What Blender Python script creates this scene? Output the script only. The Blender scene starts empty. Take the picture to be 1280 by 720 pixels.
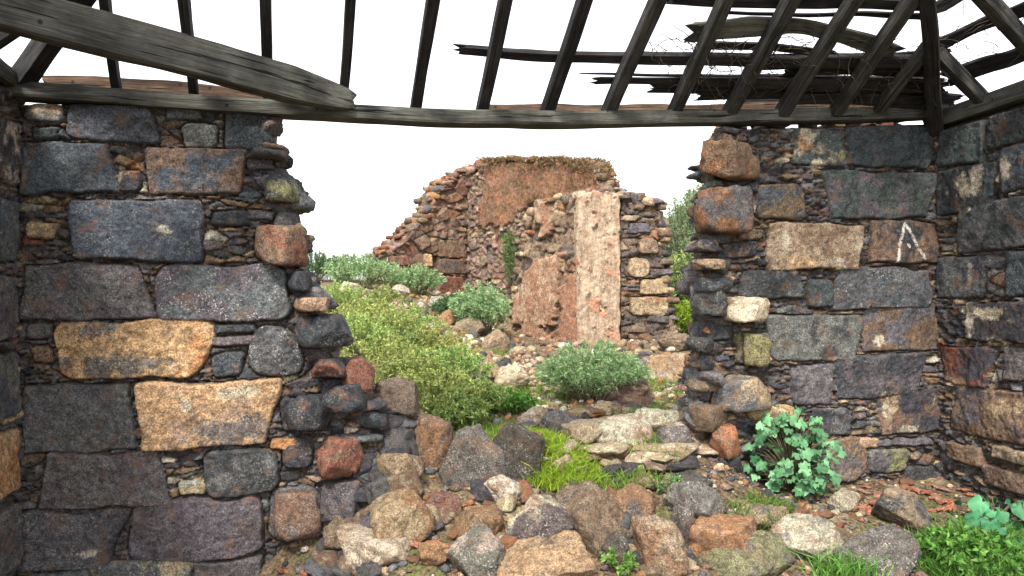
import bpy, bmesh, math, random
import numpy as np
from mathutils import Vector
R = math.radians
C = bpy.context.scene.collection
S = bpy.context.scene
rng = np.random.default_rng(7)
random.seed(7)

# ------------------------------------------------------------------ camera, sky, sun, exposure
FPX = 950.0                                   # focal length in pixels of a 1280 wide picture
EYE = np.array([0.0, 0.0, 1.6])
cam = bpy.data.cameras.new('camera'); cam.sensor_width = 36; cam.lens = 36 * FPX / 1280
cam.clip_end = 3000; cam.clip_start = 0.05
co = bpy.data.objects.new('camera', cam); C.objects.link(co)
co.location = EYE; co.rotation_euler = (R(90), 0, 0); S.camera = co

SUN_EL, SUN_AZ = 50.0, 192.0                  # azimuth clockwise from +Y: behind the camera
W = bpy.data.worlds.new('World'); S.world = W; W.use_nodes = True
nt = W.node_tree; nt.nodes.clear()
sky = nt.nodes.new('ShaderNodeTexSky'); sky.sky_type = 'NISHITA'; sky.sun_disc = False
sky.sun_elevation = R(SUN_EL); sky.sun_rotation = R(SUN_AZ); sky.air_density = 1.0; sky.dust_density = 1.2; sky.ozone_density = 1.0
hs = nt.nodes.new('ShaderNodeHueSaturation'); hs.inputs['Saturation'].default_value = 0.16; hs.inputs['Value'].default_value = 1.0
bg = nt.nodes.new('ShaderNodeBackground'); bg.inputs['Strength'].default_value = 0.09
wo = nt.nodes.new('ShaderNodeOutputWorld')
nt.links.new(sky.outputs[0], hs.inputs['Color']); nt.links.new(hs.outputs[0], bg.inputs[0]); nt.links.new(bg.outputs[0], wo.inputs[0])
sl = bpy.data.lights.new('sun', 'SUN'); sl.energy = 1.5; sl.angle = R(10); sl.color = (1.0, 0.95, 0.87)
so = bpy.data.objects.new('sun', sl); C.objects.link(so)
sd = Vector((math.sin(R(SUN_AZ)) * math.cos(R(SUN_EL)), math.cos(R(SUN_AZ)) * math.cos(R(SUN_EL)), math.sin(R(SUN_EL))))
so.rotation_euler = sd.to_track_quat('Z', 'Y').to_euler(); so.location = (3, -4, 9)
S.view_settings.view_transform = 'Standard'; S.view_settings.look = 'None'
S.view_settings.gamma = 1; S.view_settings.use_curve_mapping = False
S.view_settings.exposure = 2.3

# ------------------------------------------------------------------ numeric helpers
def _h(ix, iy, iz, seed):
    h = (ix.astype(np.int64) * 374761393 + iy.astype(np.int64) * 668265263 + iz.astype(np.int64) * 2147483647 + seed * 974711) & 0xFFFFFFFF
    h = ((h ^ (h >> 13)) * 1274126177) & 0xFFFFFFFF
    h = ((h ^ (h >> 16)) * 2246822519) & 0xFFFFFFFF
    return ((h ^ (h >> 15)) & 0xFFFFFF) / float(0xFFFFFF)
def vnoise(x, y, z=None, seed=0):
    x = np.asarray(x, float); y = np.asarray(y, float)
    z = np.zeros_like(x) if z is None else np.asarray(z, float)
    ix, iy, iz = np.floor(x), np.floor(y), np.floor(z)
    fx, fy, fz = x - ix, y - iy, z - iz
    fx = fx * fx * (3 - 2 * fx); fy = fy * fy * (3 - 2 * fy); fz = fz * fz * (3 - 2 * fz)
    o = 0
    for a in (0, 1):
        for b in (0, 1):
            for c in (0, 1):
                o = o + _h(ix + a, iy + b, iz + c, seed) * (fx if a else 1 - fx) * (fy if b else 1 - fy) * (fz if c else 1 - fz)
    return o * 2 - 1
def fbm(x, y, z=None, seed=0, octv=4):
    o, a, f = 0, 0.5, 1.0
    for k in range(octv):
        o = o + a * vnoise(np.asarray(x) * f, np.asarray(y) * f, None if z is None else np.asarray(z) * f, seed + k)
        a *= 0.5; f *= 2.03
    return o
def sstep(a, b, x):
    t = np.clip((x - a) / (b - a), 0, 1); return t * t * (3 - 2 * t)
def nrm(v):
    v = np.asarray(v, float); return v / np.linalg.norm(v)
def ray(px, py): return np.array([(px - 640) / FPX, 1.0, (360 - py) / FPX])

# ------------------------------------------------------------------ object helpers
def mk(name, V, F, mat, parent=None, base=None, attrs=None, smooth=True):
    """one mesh object; V in world space, base = where its origin goes"""
    V = np.asarray(V, float).reshape(-1, 3)
    base = np.zeros(3) if base is None else np.asarray(base, float)
    me = bpy.data.meshes.new(name)
    Fs = F if isinstance(F, list) else [F]
    Fs = [np.asarray(f, np.int64) for f in Fs if len(f)]
    me.vertices.add(len(V)); me.vertices.foreach_set('co', (V - base).astype(np.float32).ravel())
    nl = sum(f.size for f in Fs); npoly = sum(len(f) for f in Fs)
    me.loops.add(nl); me.polygons.add(npoly)
    me.loops.foreach_set('vertex_index', np.concatenate([f.ravel() for f in Fs]).astype(np.int32))
    st, off = [], 0
    for f in Fs:
        st.append(off + np.arange(len(f)) * f.shape[1]); off += f.size
    me.polygons.foreach_set('loop_start', np.concatenate(st).astype(np.int32))
    me.polygons.foreach_set('use_smooth', np.full(npoly, smooth))
    me.update(calc_edges=True); me.validate()
    for k, a in (attrs or {}).items():
        a = np.asarray(a, np.float32)
        if a.ndim == 1: a = np.tile(a, (len(V), 1))
        if a.shape[1] == 4:
            at = me.attributes.new(k, 'FLOAT_COLOR', 'POINT'); at.data.foreach_set('color', np.ascontiguousarray(a).ravel())
        else:
            at = me.attributes.new(k, 'FLOAT_VECTOR', 'POINT'); at.data.foreach_set('vector', np.ascontiguousarray(a).ravel())
    me.materials.append(mat)
    o = bpy.data.objects.new(name, me); C.objects.link(o)
    if parent is not None: o.parent = parent
    else: o.location = base
    return o
def tag(o, label=None, cat=None, group=None, kind=None):
    if label: o['label'] = label
    if cat: o['category'] = cat
    if group: o['group'] = group
    if kind: o['kind'] = kind
    return o
def thing(name, loc, label, cat, group=None):
    o = bpy.data.objects.new(name, None); C.objects.link(o); o.location = loc; o.empty_display_size = 0.2
    return tag(o, label, cat, group)
class Batch:
    def __init__(s): s.V, s.F, s.A, s.B, s.n = [], {}, [], [], 0
    def add(s, V, F, A=None, B=None):
        V = np.asarray(V, float); F = np.asarray(F)
        s.V.append(V); s.F.setdefault(F.shape[1], []).append(F + s.n); s.n += len(V)
        if A is not None:
            A = np.asarray(A, float); s.A.append(np.tile(A, (len(V), 1)) if A.ndim == 1 else A)
        if B is not None:
            B = np.asarray(B, float); s.B.append(np.tile(B, (len(V), 1)) if B.ndim == 1 else B)
    def build(s, name, mat, parent=None, base=None, names=('Col', 'Col2'), smooth=True):
        if not s.V: return None
        at = {}
        if s.A: at[names[0]] = np.concatenate(s.A)
        if s.B: at[names[1]] = np.concatenate(s.B)
        return mk(name, np.concatenate(s.V), [np.concatenate(f) for f in s.F.values()], mat, parent, base, at, smooth)

# ------------------------------------------------------------------ materials
class NB:
    def __init__(s, name):
        s.m = bpy.data.materials.new(name); s.m.use_nodes = True; s.t = s.m.node_tree; s.t.nodes.clear()
        s.out = s.n('ShaderNodeOutputMaterial'); s.co = s.n('ShaderNodeTexCoord')
    def n(s, ty, **kw):
        x = s.t.nodes.new(ty)
        for k, v in kw.items(): setattr(x, k, v)
        return x
    def set(s, sock, v):
        if isinstance(v, bpy.types.NodeSocket): s.t.links.new(v, sock)
        else: sock.default_value = v
    def noise(s, vec, scale, detail=6, rough=.6, dist=0.0):
        x = s.n('ShaderNodeTexNoise'); s.set(x.inputs['Vector'], vec); x.inputs['Scale'].default_value = scale
        x.inputs['Detail'].default_value = detail; x.inputs['Roughness'].default_value = rough; x.inputs['Distortion'].default_value = dist
        return x.outputs['Fac']
    def voro(s, vec, scale, feat='F1'):
        x = s.n('ShaderNodeTexVoronoi', feature=feat); s.set(x.inputs['Vector'], vec); x.inputs['Scale'].default_value = scale
        return x.outputs['Distance']
    def ramp(s, f, a, b, va=0.0, vb=1.0):
        x = s.n('ShaderNodeMapRange'); x.interpolation_type = 'SMOOTHSTEP'; s.set(x.inputs[0], f)
        s.set(x.inputs[1], a); s.set(x.inputs[2], b); s.set(x.inputs[3], va); s.set(x.inputs[4], vb); return x.outputs[0]
    def mix(s, f, a, b, mode='MIX'):
        x = s.n('ShaderNodeMix', data_type='RGBA', blend_type=mode); s.set(x.inputs[0], f); s.set(x.inputs[6], a); s.set(x.inputs[7], b); return x.outputs[2]
    def math(s, op, a, b=0.0):
        x = s.n('ShaderNodeMath', operation=op); s.set(x.inputs[0], a); s.set(x.inputs[1], b); return x.outputs[0]
    def attr(s, name):
        x = s.n('ShaderNodeAttribute'); x.attribute_name = name; return x
    def done(s, col, rough=.9, bump=None, dist=.01, strength=1.0, spec=.25):
        p = s.n('ShaderNodeBsdfPrincipled'); s.set(p.inputs['Base Color'], col); s.set(p.inputs['Roughness'], rough)
        p.inputs['Specular IOR Level'].default_value = spec
        if bump is not None:
            b = s.n('ShaderNodeBump'); b.inputs['Distance'].default_value = dist; b.inputs['Strength'].default_value = strength
            s.set(b.inputs['Height'], bump); s.t.links.new(b.outputs[0], p.inputs['Normal'])
        s.t.links.new(p.outputs[0], s.out.inputs[0]); return s.m

def stone_material(name, scale=1.0, bumpd=.012):
    b = NB(name); v = b.co.outputs['Object']
    oi = b.n('ShaderNodeObjectInfo')
    ad = b.n('ShaderNodeVectorMath', operation='MULTIPLY_ADD'); cmb = b.n('ShaderNodeCombineXYZ')
    for i in range(3): b.t.links.new(oi.outputs['Random'], cmb.inputs[i])
    b.t.links.new(cmb.outputs[0], ad.inputs[0]); ad.inputs[1].default_value = (31, 17, 23); b.t.links.new(v, ad.inputs[2]); v = ad.outputs[0]
    c1, c2 = b.attr('Col'), b.attr('Col2')
    big = b.noise(v, 5.5 * scale, 5, .62, .4)
    lo = b.math('SUBTRACT', c2.outputs['Alpha'], .07); hi = b.math('ADD', c2.outputs['Alpha'], .07)
    col = b.mix(b.ramp(big, lo, hi), c2.outputs['Color'], c1.outputs['Color'])
    mid = b.noise(v, 24 * scale, 7, .7)
    col = b.mix(1.0, col, b.ramp(mid, .25, .75, .45, 1.75), 'MULTIPLY')
    fine = b.noise(v, 110 * scale, 5, .7)
    col = b.mix(1.0, col, b.ramp(fine, .32, .68, .40, 1.65), 'MULTIPLY')
    # rust / violet mineral tinge
    col = b.mix(b.math('MULTIPLY', b.ramp(b.noise(v, 9 * scale, 4, .6), .54, .7), .55), col, (.16, .085, .05, 1))
    # pale lichen specks, gathered in patches
    sp = b.ramp(b.noise(v, 85 * scale, 3, .75), .56, .63)
    patch = b.ramp(b.noise(v, 8 * scale, 3, .6), .44, .6)
    amt = b.math('MULTIPLY', b.math('MULTIPLY', sp, patch), c1.outputs['Alpha'])
    col = b.mix(amt, col, (.50, .48, .42, 1))
    pits = b.ramp(b.voro(v, 75 * scale), .0, .35)
    hgt = b.math('ADD', b.math('MULTIPLY', mid, 1.0), b.math('ADD', b.math('MULTIPLY', fine, .5), b.math('MULTIPLY', pits, .35)))
    return b.done(col, .86, hgt, bumpd, 1.0, .3)
M_STONE = stone_material('weathered_stone')
M_FAR = stone_material('ruin_stone', .6, .02)

def mortar_material():
    b = NB('mud_mortar'); v = b.co.outputs['Object']
    n1 = b.noise(v, 20, 7, .7)
    col = b.mix(b.ramp(n1, .3, .7), (.045, .036, .030, 1), (.15, .105, .07, 1))
    return b.done(col, .95, n1, .03)
M_MORTAR = mortar_material()
def plaster_material():
    b = NB('lime_plaster'); v = b.co.outputs['Object']
    mp = b.n('ShaderNodeMapping'); mp.inputs['Scale'].default_value = (6, 6, 1.2); b.t.links.new(v, mp.inputs[0])
    st = b.noise(mp.outputs[0], 2.0, 7, .7); n2 = b.noise(v, 9, 6, .65); n3 = b.noise(v, 3.0, 5, .6, .6)
    col = b.mix(b.ramp(st, .3, .68), (.17, .115, .075, 1), (.42, .32, .225, 1))
    col = b.mix(b.ramp(n3, .52, .66), col, (.36, .17, .10, 1))
    col = b.mix(b.ramp(n2, .57, .64), col, (.13, .08, .055, 1))
    col = b.mix(b.ramp(b.noise(v, 40, 4, .7), .56, .68), col, (.52, .43, .34, 1))
    col = b.mix(b.ramp(b.noise(v, 6.5, 2, .5), .64, .70), col, (.07, .045, .035, 1))
    return b.done(col, .92, b.math('ADD', st, n2), .03)
M_PLASTER = plaster_material()
def wood_material(name, dark, light, pale):
    b = NB(name); g = b.attr('grain').outputs['Vector']
    mp = b.n('ShaderNodeMapping'); mp.inputs['Scale'].default_value = (1.8, 44, 44); b.t.links.new(g, mp.inputs[0])
    n1 = b.noise(mp.outputs[0], 1.0, 8, .7, .5)
    mp2 = b.n('ShaderNodeMapping'); mp2.inputs['Scale'].default_value = (5, 170, 170); b.t.links.new(g, mp2.inputs[0])
    n2 = b.noise(mp2.outputs[0], 1.0, 4, .7, .2)
    n3 = b.noise(g, 5, 4, .6)
    col = b.mix(b.ramp(n1, .3, .68), dark, light)
    col = b.mix(b.ramp(n2, .55, .75), col, pale)
    col = b.mix(1.0, col, b.ramp(n3, .3, .7, .55, 1.25), 'MULTIPLY')
    col = b.mix(b.ramp(n2, .36, .30), col, (.012, .011, .010, 1))
    mp3 = b.n('ShaderNodeMapping'); mp3.inputs['Scale'].default_value = (2.2, 60, 60); b.t.links.new(g, mp3.inputs[0])
    crack = b.ramp(b.noise(mp3.outputs[0], 1.0, 2, .5, .3), .36, .31)
    knot = b.ramp(b.voro(g, 7), .10, .05)
    col = b.mix(b.math('MAXIMUM', crack, b.math('MULTIPLY', knot, .8)), col, (.012, .010, .009, 1))
    return b.done(col, .88, b.math('SUBTRACT', b.math('ADD', n1, b.math('MULTIPLY', n2, .6)), b.math('MULTIPLY', crack, 1.2)), .012)
M_WOOD = wood_material('weathered_timber', (.042, .042, .037, 1), (.125, .125, .105, 1), (.23, .225, .20, 1))
M_DWOOD = wood_material('backlit_dark_timber', (.010, .009, .010, 1), (.034, .032, .032, 1), (.09, .085, .08, 1))  # near-black of timbers seen against the bright sky, put into the wood colour
M_MWOOD = wood_material('lit_grey_rafter_timber', (.016, .015, .014, 1), (.06, .058, .05, 1), (.16, .155, .135, 1))  # same timber for the right rafters, their lit faces put into the colour
M_BWOOD = wood_material('brown_board', (.05, .03, .022, 1), (.15, .095, .06, 1), (.26, .2, .15, 1))
def ground_material():
    b = NB('earth_ground'); v = b.co.outputs['Object']
    n1 = b.noise(v, 1.1, 6, .65, .4); n2 = b.noise(v, 11, 8, .7); n3 = b.noise(v, 55, 5, .7)
    col = b.mix(b.ramp(n2, .3, .7), (.070, .050, .034, 1), (.25, .18, .105, 1))
    col = b.mix(b.ramp(n1, .50, .64), col, (.33, .255, .145, 1))
    col = b.mix(b.math('MULTIPLY', b.ramp(b.noise(v, 2.4, 5, .7), .50, .62), .7), col, (.10, .125, .035, 1))
    col = b.mix(1.0, col, b.ramp(n3, .3, .7, .5, 1.5), 'MULTIPLY')
    vo = b.ramp(b.voro(v, 26), .05, .5)
    return b.done(col, .95, b.math('ADD', n2, b.math('ADD', b.math('MULTIPLY', n3, .4), b.math('MULTIPLY', vo, -.6))), .05)
M_GROUND = ground_material()
def leaf_material(name, trans=.35):
    b = NB(name); a = b.attr('Col').outputs['Color']
    p = b.n('ShaderNodeBsdfPrincipled'); b.set(p.inputs['Base Color'], a); p.inputs['Roughness'].default_value = .55; p.inputs['Specular IOR Level'].default_value = .35
    t = b.n('ShaderNodeBsdfTranslucent'); b.set(t.inputs['Color'], a)
    mx = b.n('ShaderNodeMixShader'); mx.inputs[0].default_value = trans
    b.t.links.new(p.outputs[0], mx.inputs[1]); b.t.links.new(t.outputs[0], mx.inputs[2]); b.t.links.new(mx.outputs[0], b.out.inputs[0])
    return b.m
M_LEAF = leaf_material('leaf')
def plain_material(name, col, sc=20):
    b = NB(name); n1 = b.noise(b.co.outputs['Object'], sc, 6, .7)
    c = b.mix(1.0, (*col, 1), b.ramp(n1, .3, .7, .45, 1.5), 'MULTIPLY')
    return b.done(c, .9, n1, .005)
M_STEM = plain_material('plant_stem', (.10, .085, .05))
M_TWIG = plain_material('dead_twig', (.07, .055, .04))

# stone colours (linear, real-world)
PAL = dict(blue=(.048, .056, .067), teal=(.044, .053, .056), grey=(.085, .083, .084), purp=(.078, .067, .070), dark=(.034, .034, .038),
           brown=(.125, .083, .055), gold=(.34, .215, .115), tan=(.25, .185, .115), red=(.15, .062, .040), rust=(.19, .090, .042),
           pale=(.30, .265, .205), cream=(.40, .345, .25), moss=(.145, .135, .062), black=(.018, .018, .021), pink=(.20, .125, .095), orange=(.30, .145, .062))
def jit(c, a=.22, r=None):
    r = r or rng
    k = 1 + r.uniform(-a, a); return np.clip(np.array(c) * k * (1 + r.uniform(-.07, .07, 3)), .008, .8)

# ------------------------------------------------------------------ rocks
_ico = {}
def ico(sub):
    if sub not in _ico:
        bm = bmesh.new(); bmesh.ops.create_icosphere(bm, subdivisions=sub, radius=1)
        _ico[sub] = (np.array([v.co[:] for v in bm.verts]), np.array([[v.index for v in f.verts] for f in bm.faces])); bm.free()
    return _ico[sub]
def rock(seed, size, sub=3, planes=9, rough=.05, soft=140, flat=0.0):
    """angular stone: a ball cut by random planes, roughened; size = full extents"""
    r = np.random.default_rng(seed)
    D, F = ico(sub)
    N = r.normal(size=(planes, 3)); N /= np.linalg.norm(N, axis=1)[:, None]
    N[0] = nrm([r.normal() * .5, -.9, .35 + r.normal() * .3]); N[1] = nrm([r.normal() * .8, -.35, .8])
    d = r.uniform(.58, .98, planes)
    if flat: N = np.vstack([N, [[0, 0, 1], [0, 0, -1]]]); d = np.concatenate([d, r.uniform(.45, .65, 2)])
    q = np.maximum(D @ N.T, .02) / d
    rad = 1.0 / ((np.sum(q ** soft, axis=1)) ** (1.0 / soft))
    V = D * np.minimum(rad, 1.2)[:, None]
    o = r.uniform(0, 50, 3)
    nz = fbm(V[:, 0] * 2.2 + o[0], V[:, 1] * 2.2 + o[1], V[:, 2] * 2.2 + o[2], seed % 97, 5 if sub > 2 else 2)
    V = V * (1 + rough * 1.5 * nz)[:, None]
    if sub > 2:
        rg = 1 - 2 * np.abs(vnoise(V[:, 0] * 5 + o[1], V[:, 1] * 5 + o[2], V[:, 2] * 5 + o[0], seed % 83))
        V = V * (1 + rough * .7 * rg)[:, None]
    if sub > 3:
        nf = vnoise(V[:, 0] * 14 + o[0], V[:, 1] * 14 + o[1], V[:, 2] * 14 + o[2], seed % 89)
        V = V * (1 + .012 * nf + .010 * vnoise(V[:, 0] * 30, V[:, 1] * 30, V[:, 2] * 30 + o[0], seed % 71))[:, None]
    mn, mx = V.min(0), V.max(0)
    return (V - (mn + mx) / 2) / (mx - mn) * np.array(size), F
def rotz(V, a, tilt=0.0, ta=0.0):
    c, s = math.cos(a), math.sin(a); V = V @ np.array([[c, s, 0], [-s, c, 0], [0, 0, 1]])
    if tilt:
        k = np.array([math.cos(ta), math.sin(ta), 0]); ct, st = math.cos(tilt), math.sin(tilt)
        V = V * ct + np.cross(k, V) * st + np.outer(V @ k, k) * (1 - ct)
    return V
def rgba(c, a): return np.array([c[0], c[1], c[2], a])

# ------------------------------------------------------------------ planes of the room
PHI = R(13.0)
nB = np.array([-math.sin(PHI), math.cos(PHI), 0]); tB = np.array([math.cos(PHI), math.sin(PHI), 0]); dB = 4.7 * math.cos(PHI)
UP = np.array([0, 0, 1.0])
class Plane:
    def __init__(s, O, t, n): s.O, s.t, s.n = np.array(O, float), np.array(t, float), np.array(n, float)
    def hit(s, px, py):
        r = ray(px, py); k = np.dot(s.n, s.O - EYE) / np.dot(s.n, r); return EYE + r * k
    def uv(s, px, py):
        p = s.hit(px, py); return np.array([np.dot(p - s.O, s.t), p[2]])
    def pos(s, u, v, h):
        u = np.asarray(u, float)[..., None]; v = np.asarray(v, float)[..., None]; h = np.asarray(h, float)[..., None]
        return s.O + s.t * u + UP * v - s.n * h
def through(px0, Y0, px1, Y1):
    """upright plane through two picture columns at two depths"""
    a = np.array([(px0 - 640) / FPX * Y0, Y0, 0]); b = np.array([(px1 - 640) / FPX * Y1, Y1, 0])
    t = nrm(b - a); n = np.array([-t[1], t[0], 0])
    if np.dot(n, a) < 0: n = -n
    return Plane(a, t, n)
BACK = Plane(nB * dB, tB, nB)
cR = BACK.hit(1170, 360) * np.array([1, 1, 0]); cL = BACK.hit(25, 360) * np.array([1, 1, 0])
RIGHT = Plane(cR, -nB, tB); LEFT = Plane(cL, -nB, -tB)
uR = np.dot(cR - BACK.O, tB); uL = np.dot(cL - BACK.O, tB)

# ------------------------------------------------------------------ ground
U0, U1 = BACK.uv(430, 600)[0], BACK.uv(880, 600)[0]
def ground_z(x, y):
    x = np.asarray(x, float); y = np.asarray(y, float)
    w = x * nB[0] + y * nB[1] - dB; u = x * tB[0] + y * tB[1] - np.dot(BACK.O, tB)
    room = sstep(-8, -2, y) * (1 - sstep(.0, .5, w))
    zin = -.10 + .12 * sstep(-.9, .2, u) + .24 * sstep(.3, 2.6, u) * sstep(-1.3, -.1, w)
    base = .46 + .062 * (y - 6) + .20 * np.clip(.4 - x, 0, 3) * sstep(5.5, 8.5, y) + .03 * np.clip(x - 1.2, 0, 4)
    crest = sstep(17.5, 34, y) + .8 * sstep(9, 22, np.abs(x)) 
    base = base * (1 - np.clip(crest, 0, 1)) - 1.0 * np.clip(crest, 0, 1) 
    z = zin * (1 - sstep(-.1, .6, w)) + base * sstep(-.1, .6, w)
    inb = sstep(U0 - .06, U0 + .34, u) * (1 - sstep(U1 - .15, U1 + .5, u))
    A = .44 - .11 * sstep(U0, U1, u)
    spill = .62 * (1 - sstep(U0 - .05, U0 + .60, u)) * sstep(U0 - .5, U0 - .1, u) * np.exp(-np.where(w < .3, (w - .3) / .30, (w - .3) / .35) ** 2)
    wc = np.where(w < .15, (w - .15) / .62, (w - .15) / .5)
    heap = A * np.exp(-wc ** 2) * inb + spill
    z = z + heap * (1 - sstep(0.1, .9, w) * .85)
    z = z + 2.5 * np.exp(-((x - 5.2) / 2.1) ** 2 - ((y - 18.5) / 3.6) ** 2)
    near = np.exp(-((y - 7) / 9) ** 2 - (x / 7) ** 2)
    return z + near * (.07 * fbm(x * 1.7, y * 1.7, None, 3, 3) + .045 * fbm(x * 6, y * 6, None, 5, 4))
def ground_hit(px, py):
    r = ray(px, py); Y = np.linspace(2.5, 40, 6000)
    P = EYE[None] + Y[:, None] * r[None]
    below = P[:, 2] < ground_z(P[:, 0], P[:, 1])
    i = int(np.argmax(below)) if below.any() else len(Y) - 1
    return P[i]
def axis(lo, hi, step, far, g=1.25):
    a = list(np.arange(lo, hi + 1e-6, step)); s = step; x = hi
    while x < far: s *= g; x += s; a.append(x)
    s = step; x = lo
    while x > -far: s *= g; x -= s; a.insert(0, x)
    return np.array(a)
xs, ys = axis(-4.5, 7.5, .05, 900), axis(2.6, 21, .05, 900)
X, Y = np.meshgrid(xs, ys); Z = ground_z(X, Y)
idx = np.arange(X.size).reshape(X.shape)
Fg = np.stack([idx[:-1, :-1], idx[:-1, 1:], idx[1:, 1:], idx[1:, :-1]], -1).reshape(-1, 4)
tag(mk('ground', np.stack([X, Y, Z], -1).reshape(-1, 3), Fg, M_GROUND), kind='structure')

# ------------------------------------------------------------------ masonry
def poly_sdf(U, V, P):
    """signed distance to polygon, negative inside"""
    P = np.asarray(P, float); d = np.full(U.shape, 1e9); ins = np.zeros(U.shape, bool)
    for i in range(len(P)):
        a, b = P[i], P[(i + 1) % len(P)]
        e = b - a; t = np.clip(((U - a[0]) * e[0] + (V - a[1]) * e[1]) / max(e @ e, 1e-12), 0, 1)
        d = np.minimum(d, np.hypot(U - a[0] - t * e[0], V - a[1] - t * e[1]))
        c = ((a[1] > V) != (b[1] > V)) & (U < (b[0] - a[0]) * (V - a[1]) / (b[1] - a[1] + 1e-12) + a[0]); ins ^= c
    return np.where(ins, -d, d)
def extrude(plane, P, h0, h1):
    P = np.asarray(P, float); n = len(P)
    A = plane.pos(P[:, 0], P[:, 1], np.full(n, h0)); B = plane.pos(P[:, 0], P[:, 1], np.full(n, h1))
    return np.vstack([A, B]), n
def core_mesh(name, plane, P, h0, h1, mat, parent, base):
    V, n = extrude(plane, P, h0, h1)
    me = bpy.data.meshes.new(name)
    faces = [list(range(n)), list(range(2 * n - 1, n - 1, -1))] + [[i, n + i, n + (i + 1) % n, (i + 1) % n] for i in range(n)]
    me.from_pydata((V - base).tolist(), [], faces); me.update(); me.materials.append(mat)
    o = bpy.data.objects.new(name, me); C.objects.link(o); o.parent = parent; return o

INFILL = [('dark', 3.4), ('grey', 4), ('purp', 3), ('brown', 2.2), ('red', .22), ('blue', .9), ('tan', .7), ('rust', .08), ('pale', .3)]
def masonry(plane, outline, blocks, parent, base, res=.007, cell=(.10, .042), infill=INFILL, seed=1, blobs=(), mat=None, depth=.075,
            thick=.6, bulge=.05, plaster=None, strokes=(), split=True, jitter=1.0, warp=.012, mono=0.0, face_name='infill_stones', stones_mat=None):
    mat = mat or M_STONE
    r = np.random.default_rng(seed)
    P = np.asarray(outline, float); mn, mx = P.min(0), P.max(0)
    us, vs = np.arange(mn[0], mx[0] + res, res), np.arange(mn[1], mx[1] + res, res)
    U, V = np.meshgrid(us, vs); shp = U.shape
    sdo = poly_sdf(U, V, P)
    k = 1 / (cell[0] * 1.6)
    Uw = U + warp * fbm(U * k, V * k, None, seed, 3) + .35 * warp * fbm(U * 40, V * 40, None, seed + 9, 2)
    Vw = V + warp * fbm(U * k + 40, V * k, None, seed + 3, 3) + .35 * warp * fbm(U * 40, V * 40, None, seed + 19, 2)
    # big blocks
    bs = np.full(shp, 1e9); bi = np.full(shp, -1)
    for i, b in enumerate(blocks):
        a = b['rot']; ca, sa = math.cos(a), math.sin(a)
        x = (Uw - b['c'][0]) * ca + (Vw - b['c'][1]) * sa; y = -(Uw - b['c'][0]) * sa + (Vw - b['c'][1]) * ca
        x = x + b['skew'] * y; x = x * (1 + b['skew'] * 1.1 * np.clip(y / b['h'][1], -1.2, 1.2)); wb = .07 * min(*b['h']) + .006
        x = x + wb * 1.6 * fbm(U * 5 + i * 3.7, V * 5, None, seed + 91, 2); y = y + wb * 1.6 * fbm(U * 5, V * 5 + i * 5.1, None, seed + 93, 2)
        hx, hy = b['h']; rr = b['round'] * min(hx, hy)
        qx, qy = np.abs(x) - hx + rr, np.abs(y) - hy + rr
        s = np.hypot(np.maximum(qx, 0), np.maximum(qy, 0)) + np.minimum(np.maximum(qx, qy), 0) - rr
        m = s < bs; bs[m] = s[m]; bi[m] = i
    # infill seeds: courses of slivers with jitter, some dropped so their neighbours grow
    cw, chh = cell; sd_ = []; v = mn[1] - chh
    while v < mx[1] + chh:
        hh = chh * r.uniform(.6, 1.5); u = mn[0] - cw * r.uniform(0, 1)
        while u < mx[0] + cw:
            ww = cw * r.uniform(.5, 1.7); sd_.append((u + ww / 2 + r.normal() * .12 * cw * jitter, v + hh / 2 + r.normal() * .22 * chh * jitter)); u += ww
        v += hh
    sd_ = np.array(sd_); sd_ = sd_[r.random(len(sd_)) > .12 + .62 * sstep(.0, .35, vnoise(sd_[:, 0] * .45 / cw, sd_[:, 1] * .45 / cw, None, seed + 2))]
    an = cw / chh * .8
    pts = np.stack([Uw.ravel(), Vw.ravel() * an], 1); sp = sd_ * np.array([1, an])
    f1 = np.empty(len(pts)); f2 = np.empty(len(pts)); ci = np.empty(len(pts), int); nrmE = np.empty(len(pts))
    rowlen = shp[1]; rows = max(1, 24)
    for j in range(0, shp[0], rows):
        sl_ = slice(j * rowlen, min((j + rows) * rowlen, len(pts))); q = pts[sl_]
        vv = q[:, 1]; near = np.where((sp[:, 1] > vv.min() - cw * 2.5) & (sp[:, 1] < vv.max() + cw * 2.5))[0]
        D = (q[:, None, 0] - sp[None, near, 0]) ** 2 + (q[:, None, 1] - sp[None, near, 1]) ** 2
        o = np.argpartition(D, 1, axis=1)[:, :2]; dd = np.take_along_axis(D, o, 1); sw = dd[:, 0] > dd[:, 1]
        o[sw] = o[sw][:, ::-1]; dd[sw] = dd[sw][:, ::-1]
        a, b2 = near[o[:, 0]], near[o[:, 1]]; ci[sl_] = a
        sep = np.sqrt(((sp[a] - sp[b2]) ** 2).sum(1)) + 1e-6
        f1[sl_] = (dd[:, 1] - dd[:, 0]) / (2 * sep)            # true distance to the joint
        dirv = np.abs(sp[a][:, 1] - sp[b2][:, 1]) / sep
        nrmE[sl_] = 1 / (1 + (an - 1) * dirv)                  # vertical joints were stretched
    edge = (f1 * nrmE).reshape(shp); ci = ci.reshape(shp)
    isb = bs < 0
    e = np.where(isb, -bs, np.minimum(edge, bs))
    # faceted tops: every stone is the lowest of three tilted planes
    nS = len(sd_); nT = nS + len(blocks)
    ident = np.where(isb, nS + bi, ci)
    cx = np.concatenate([sd_[:, 0], [b['c'][0] for b in blocks]]) if blocks else sd_[:, 0]
    cy = np.concatenate([sd_[:, 1], [b['c'][1] for b in blocks]]) if blocks else sd_[:, 1]
    du, dv = Uw - cx[ident], Vw - cy[ident]
    fac = np.full(shp, 9.0)
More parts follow.
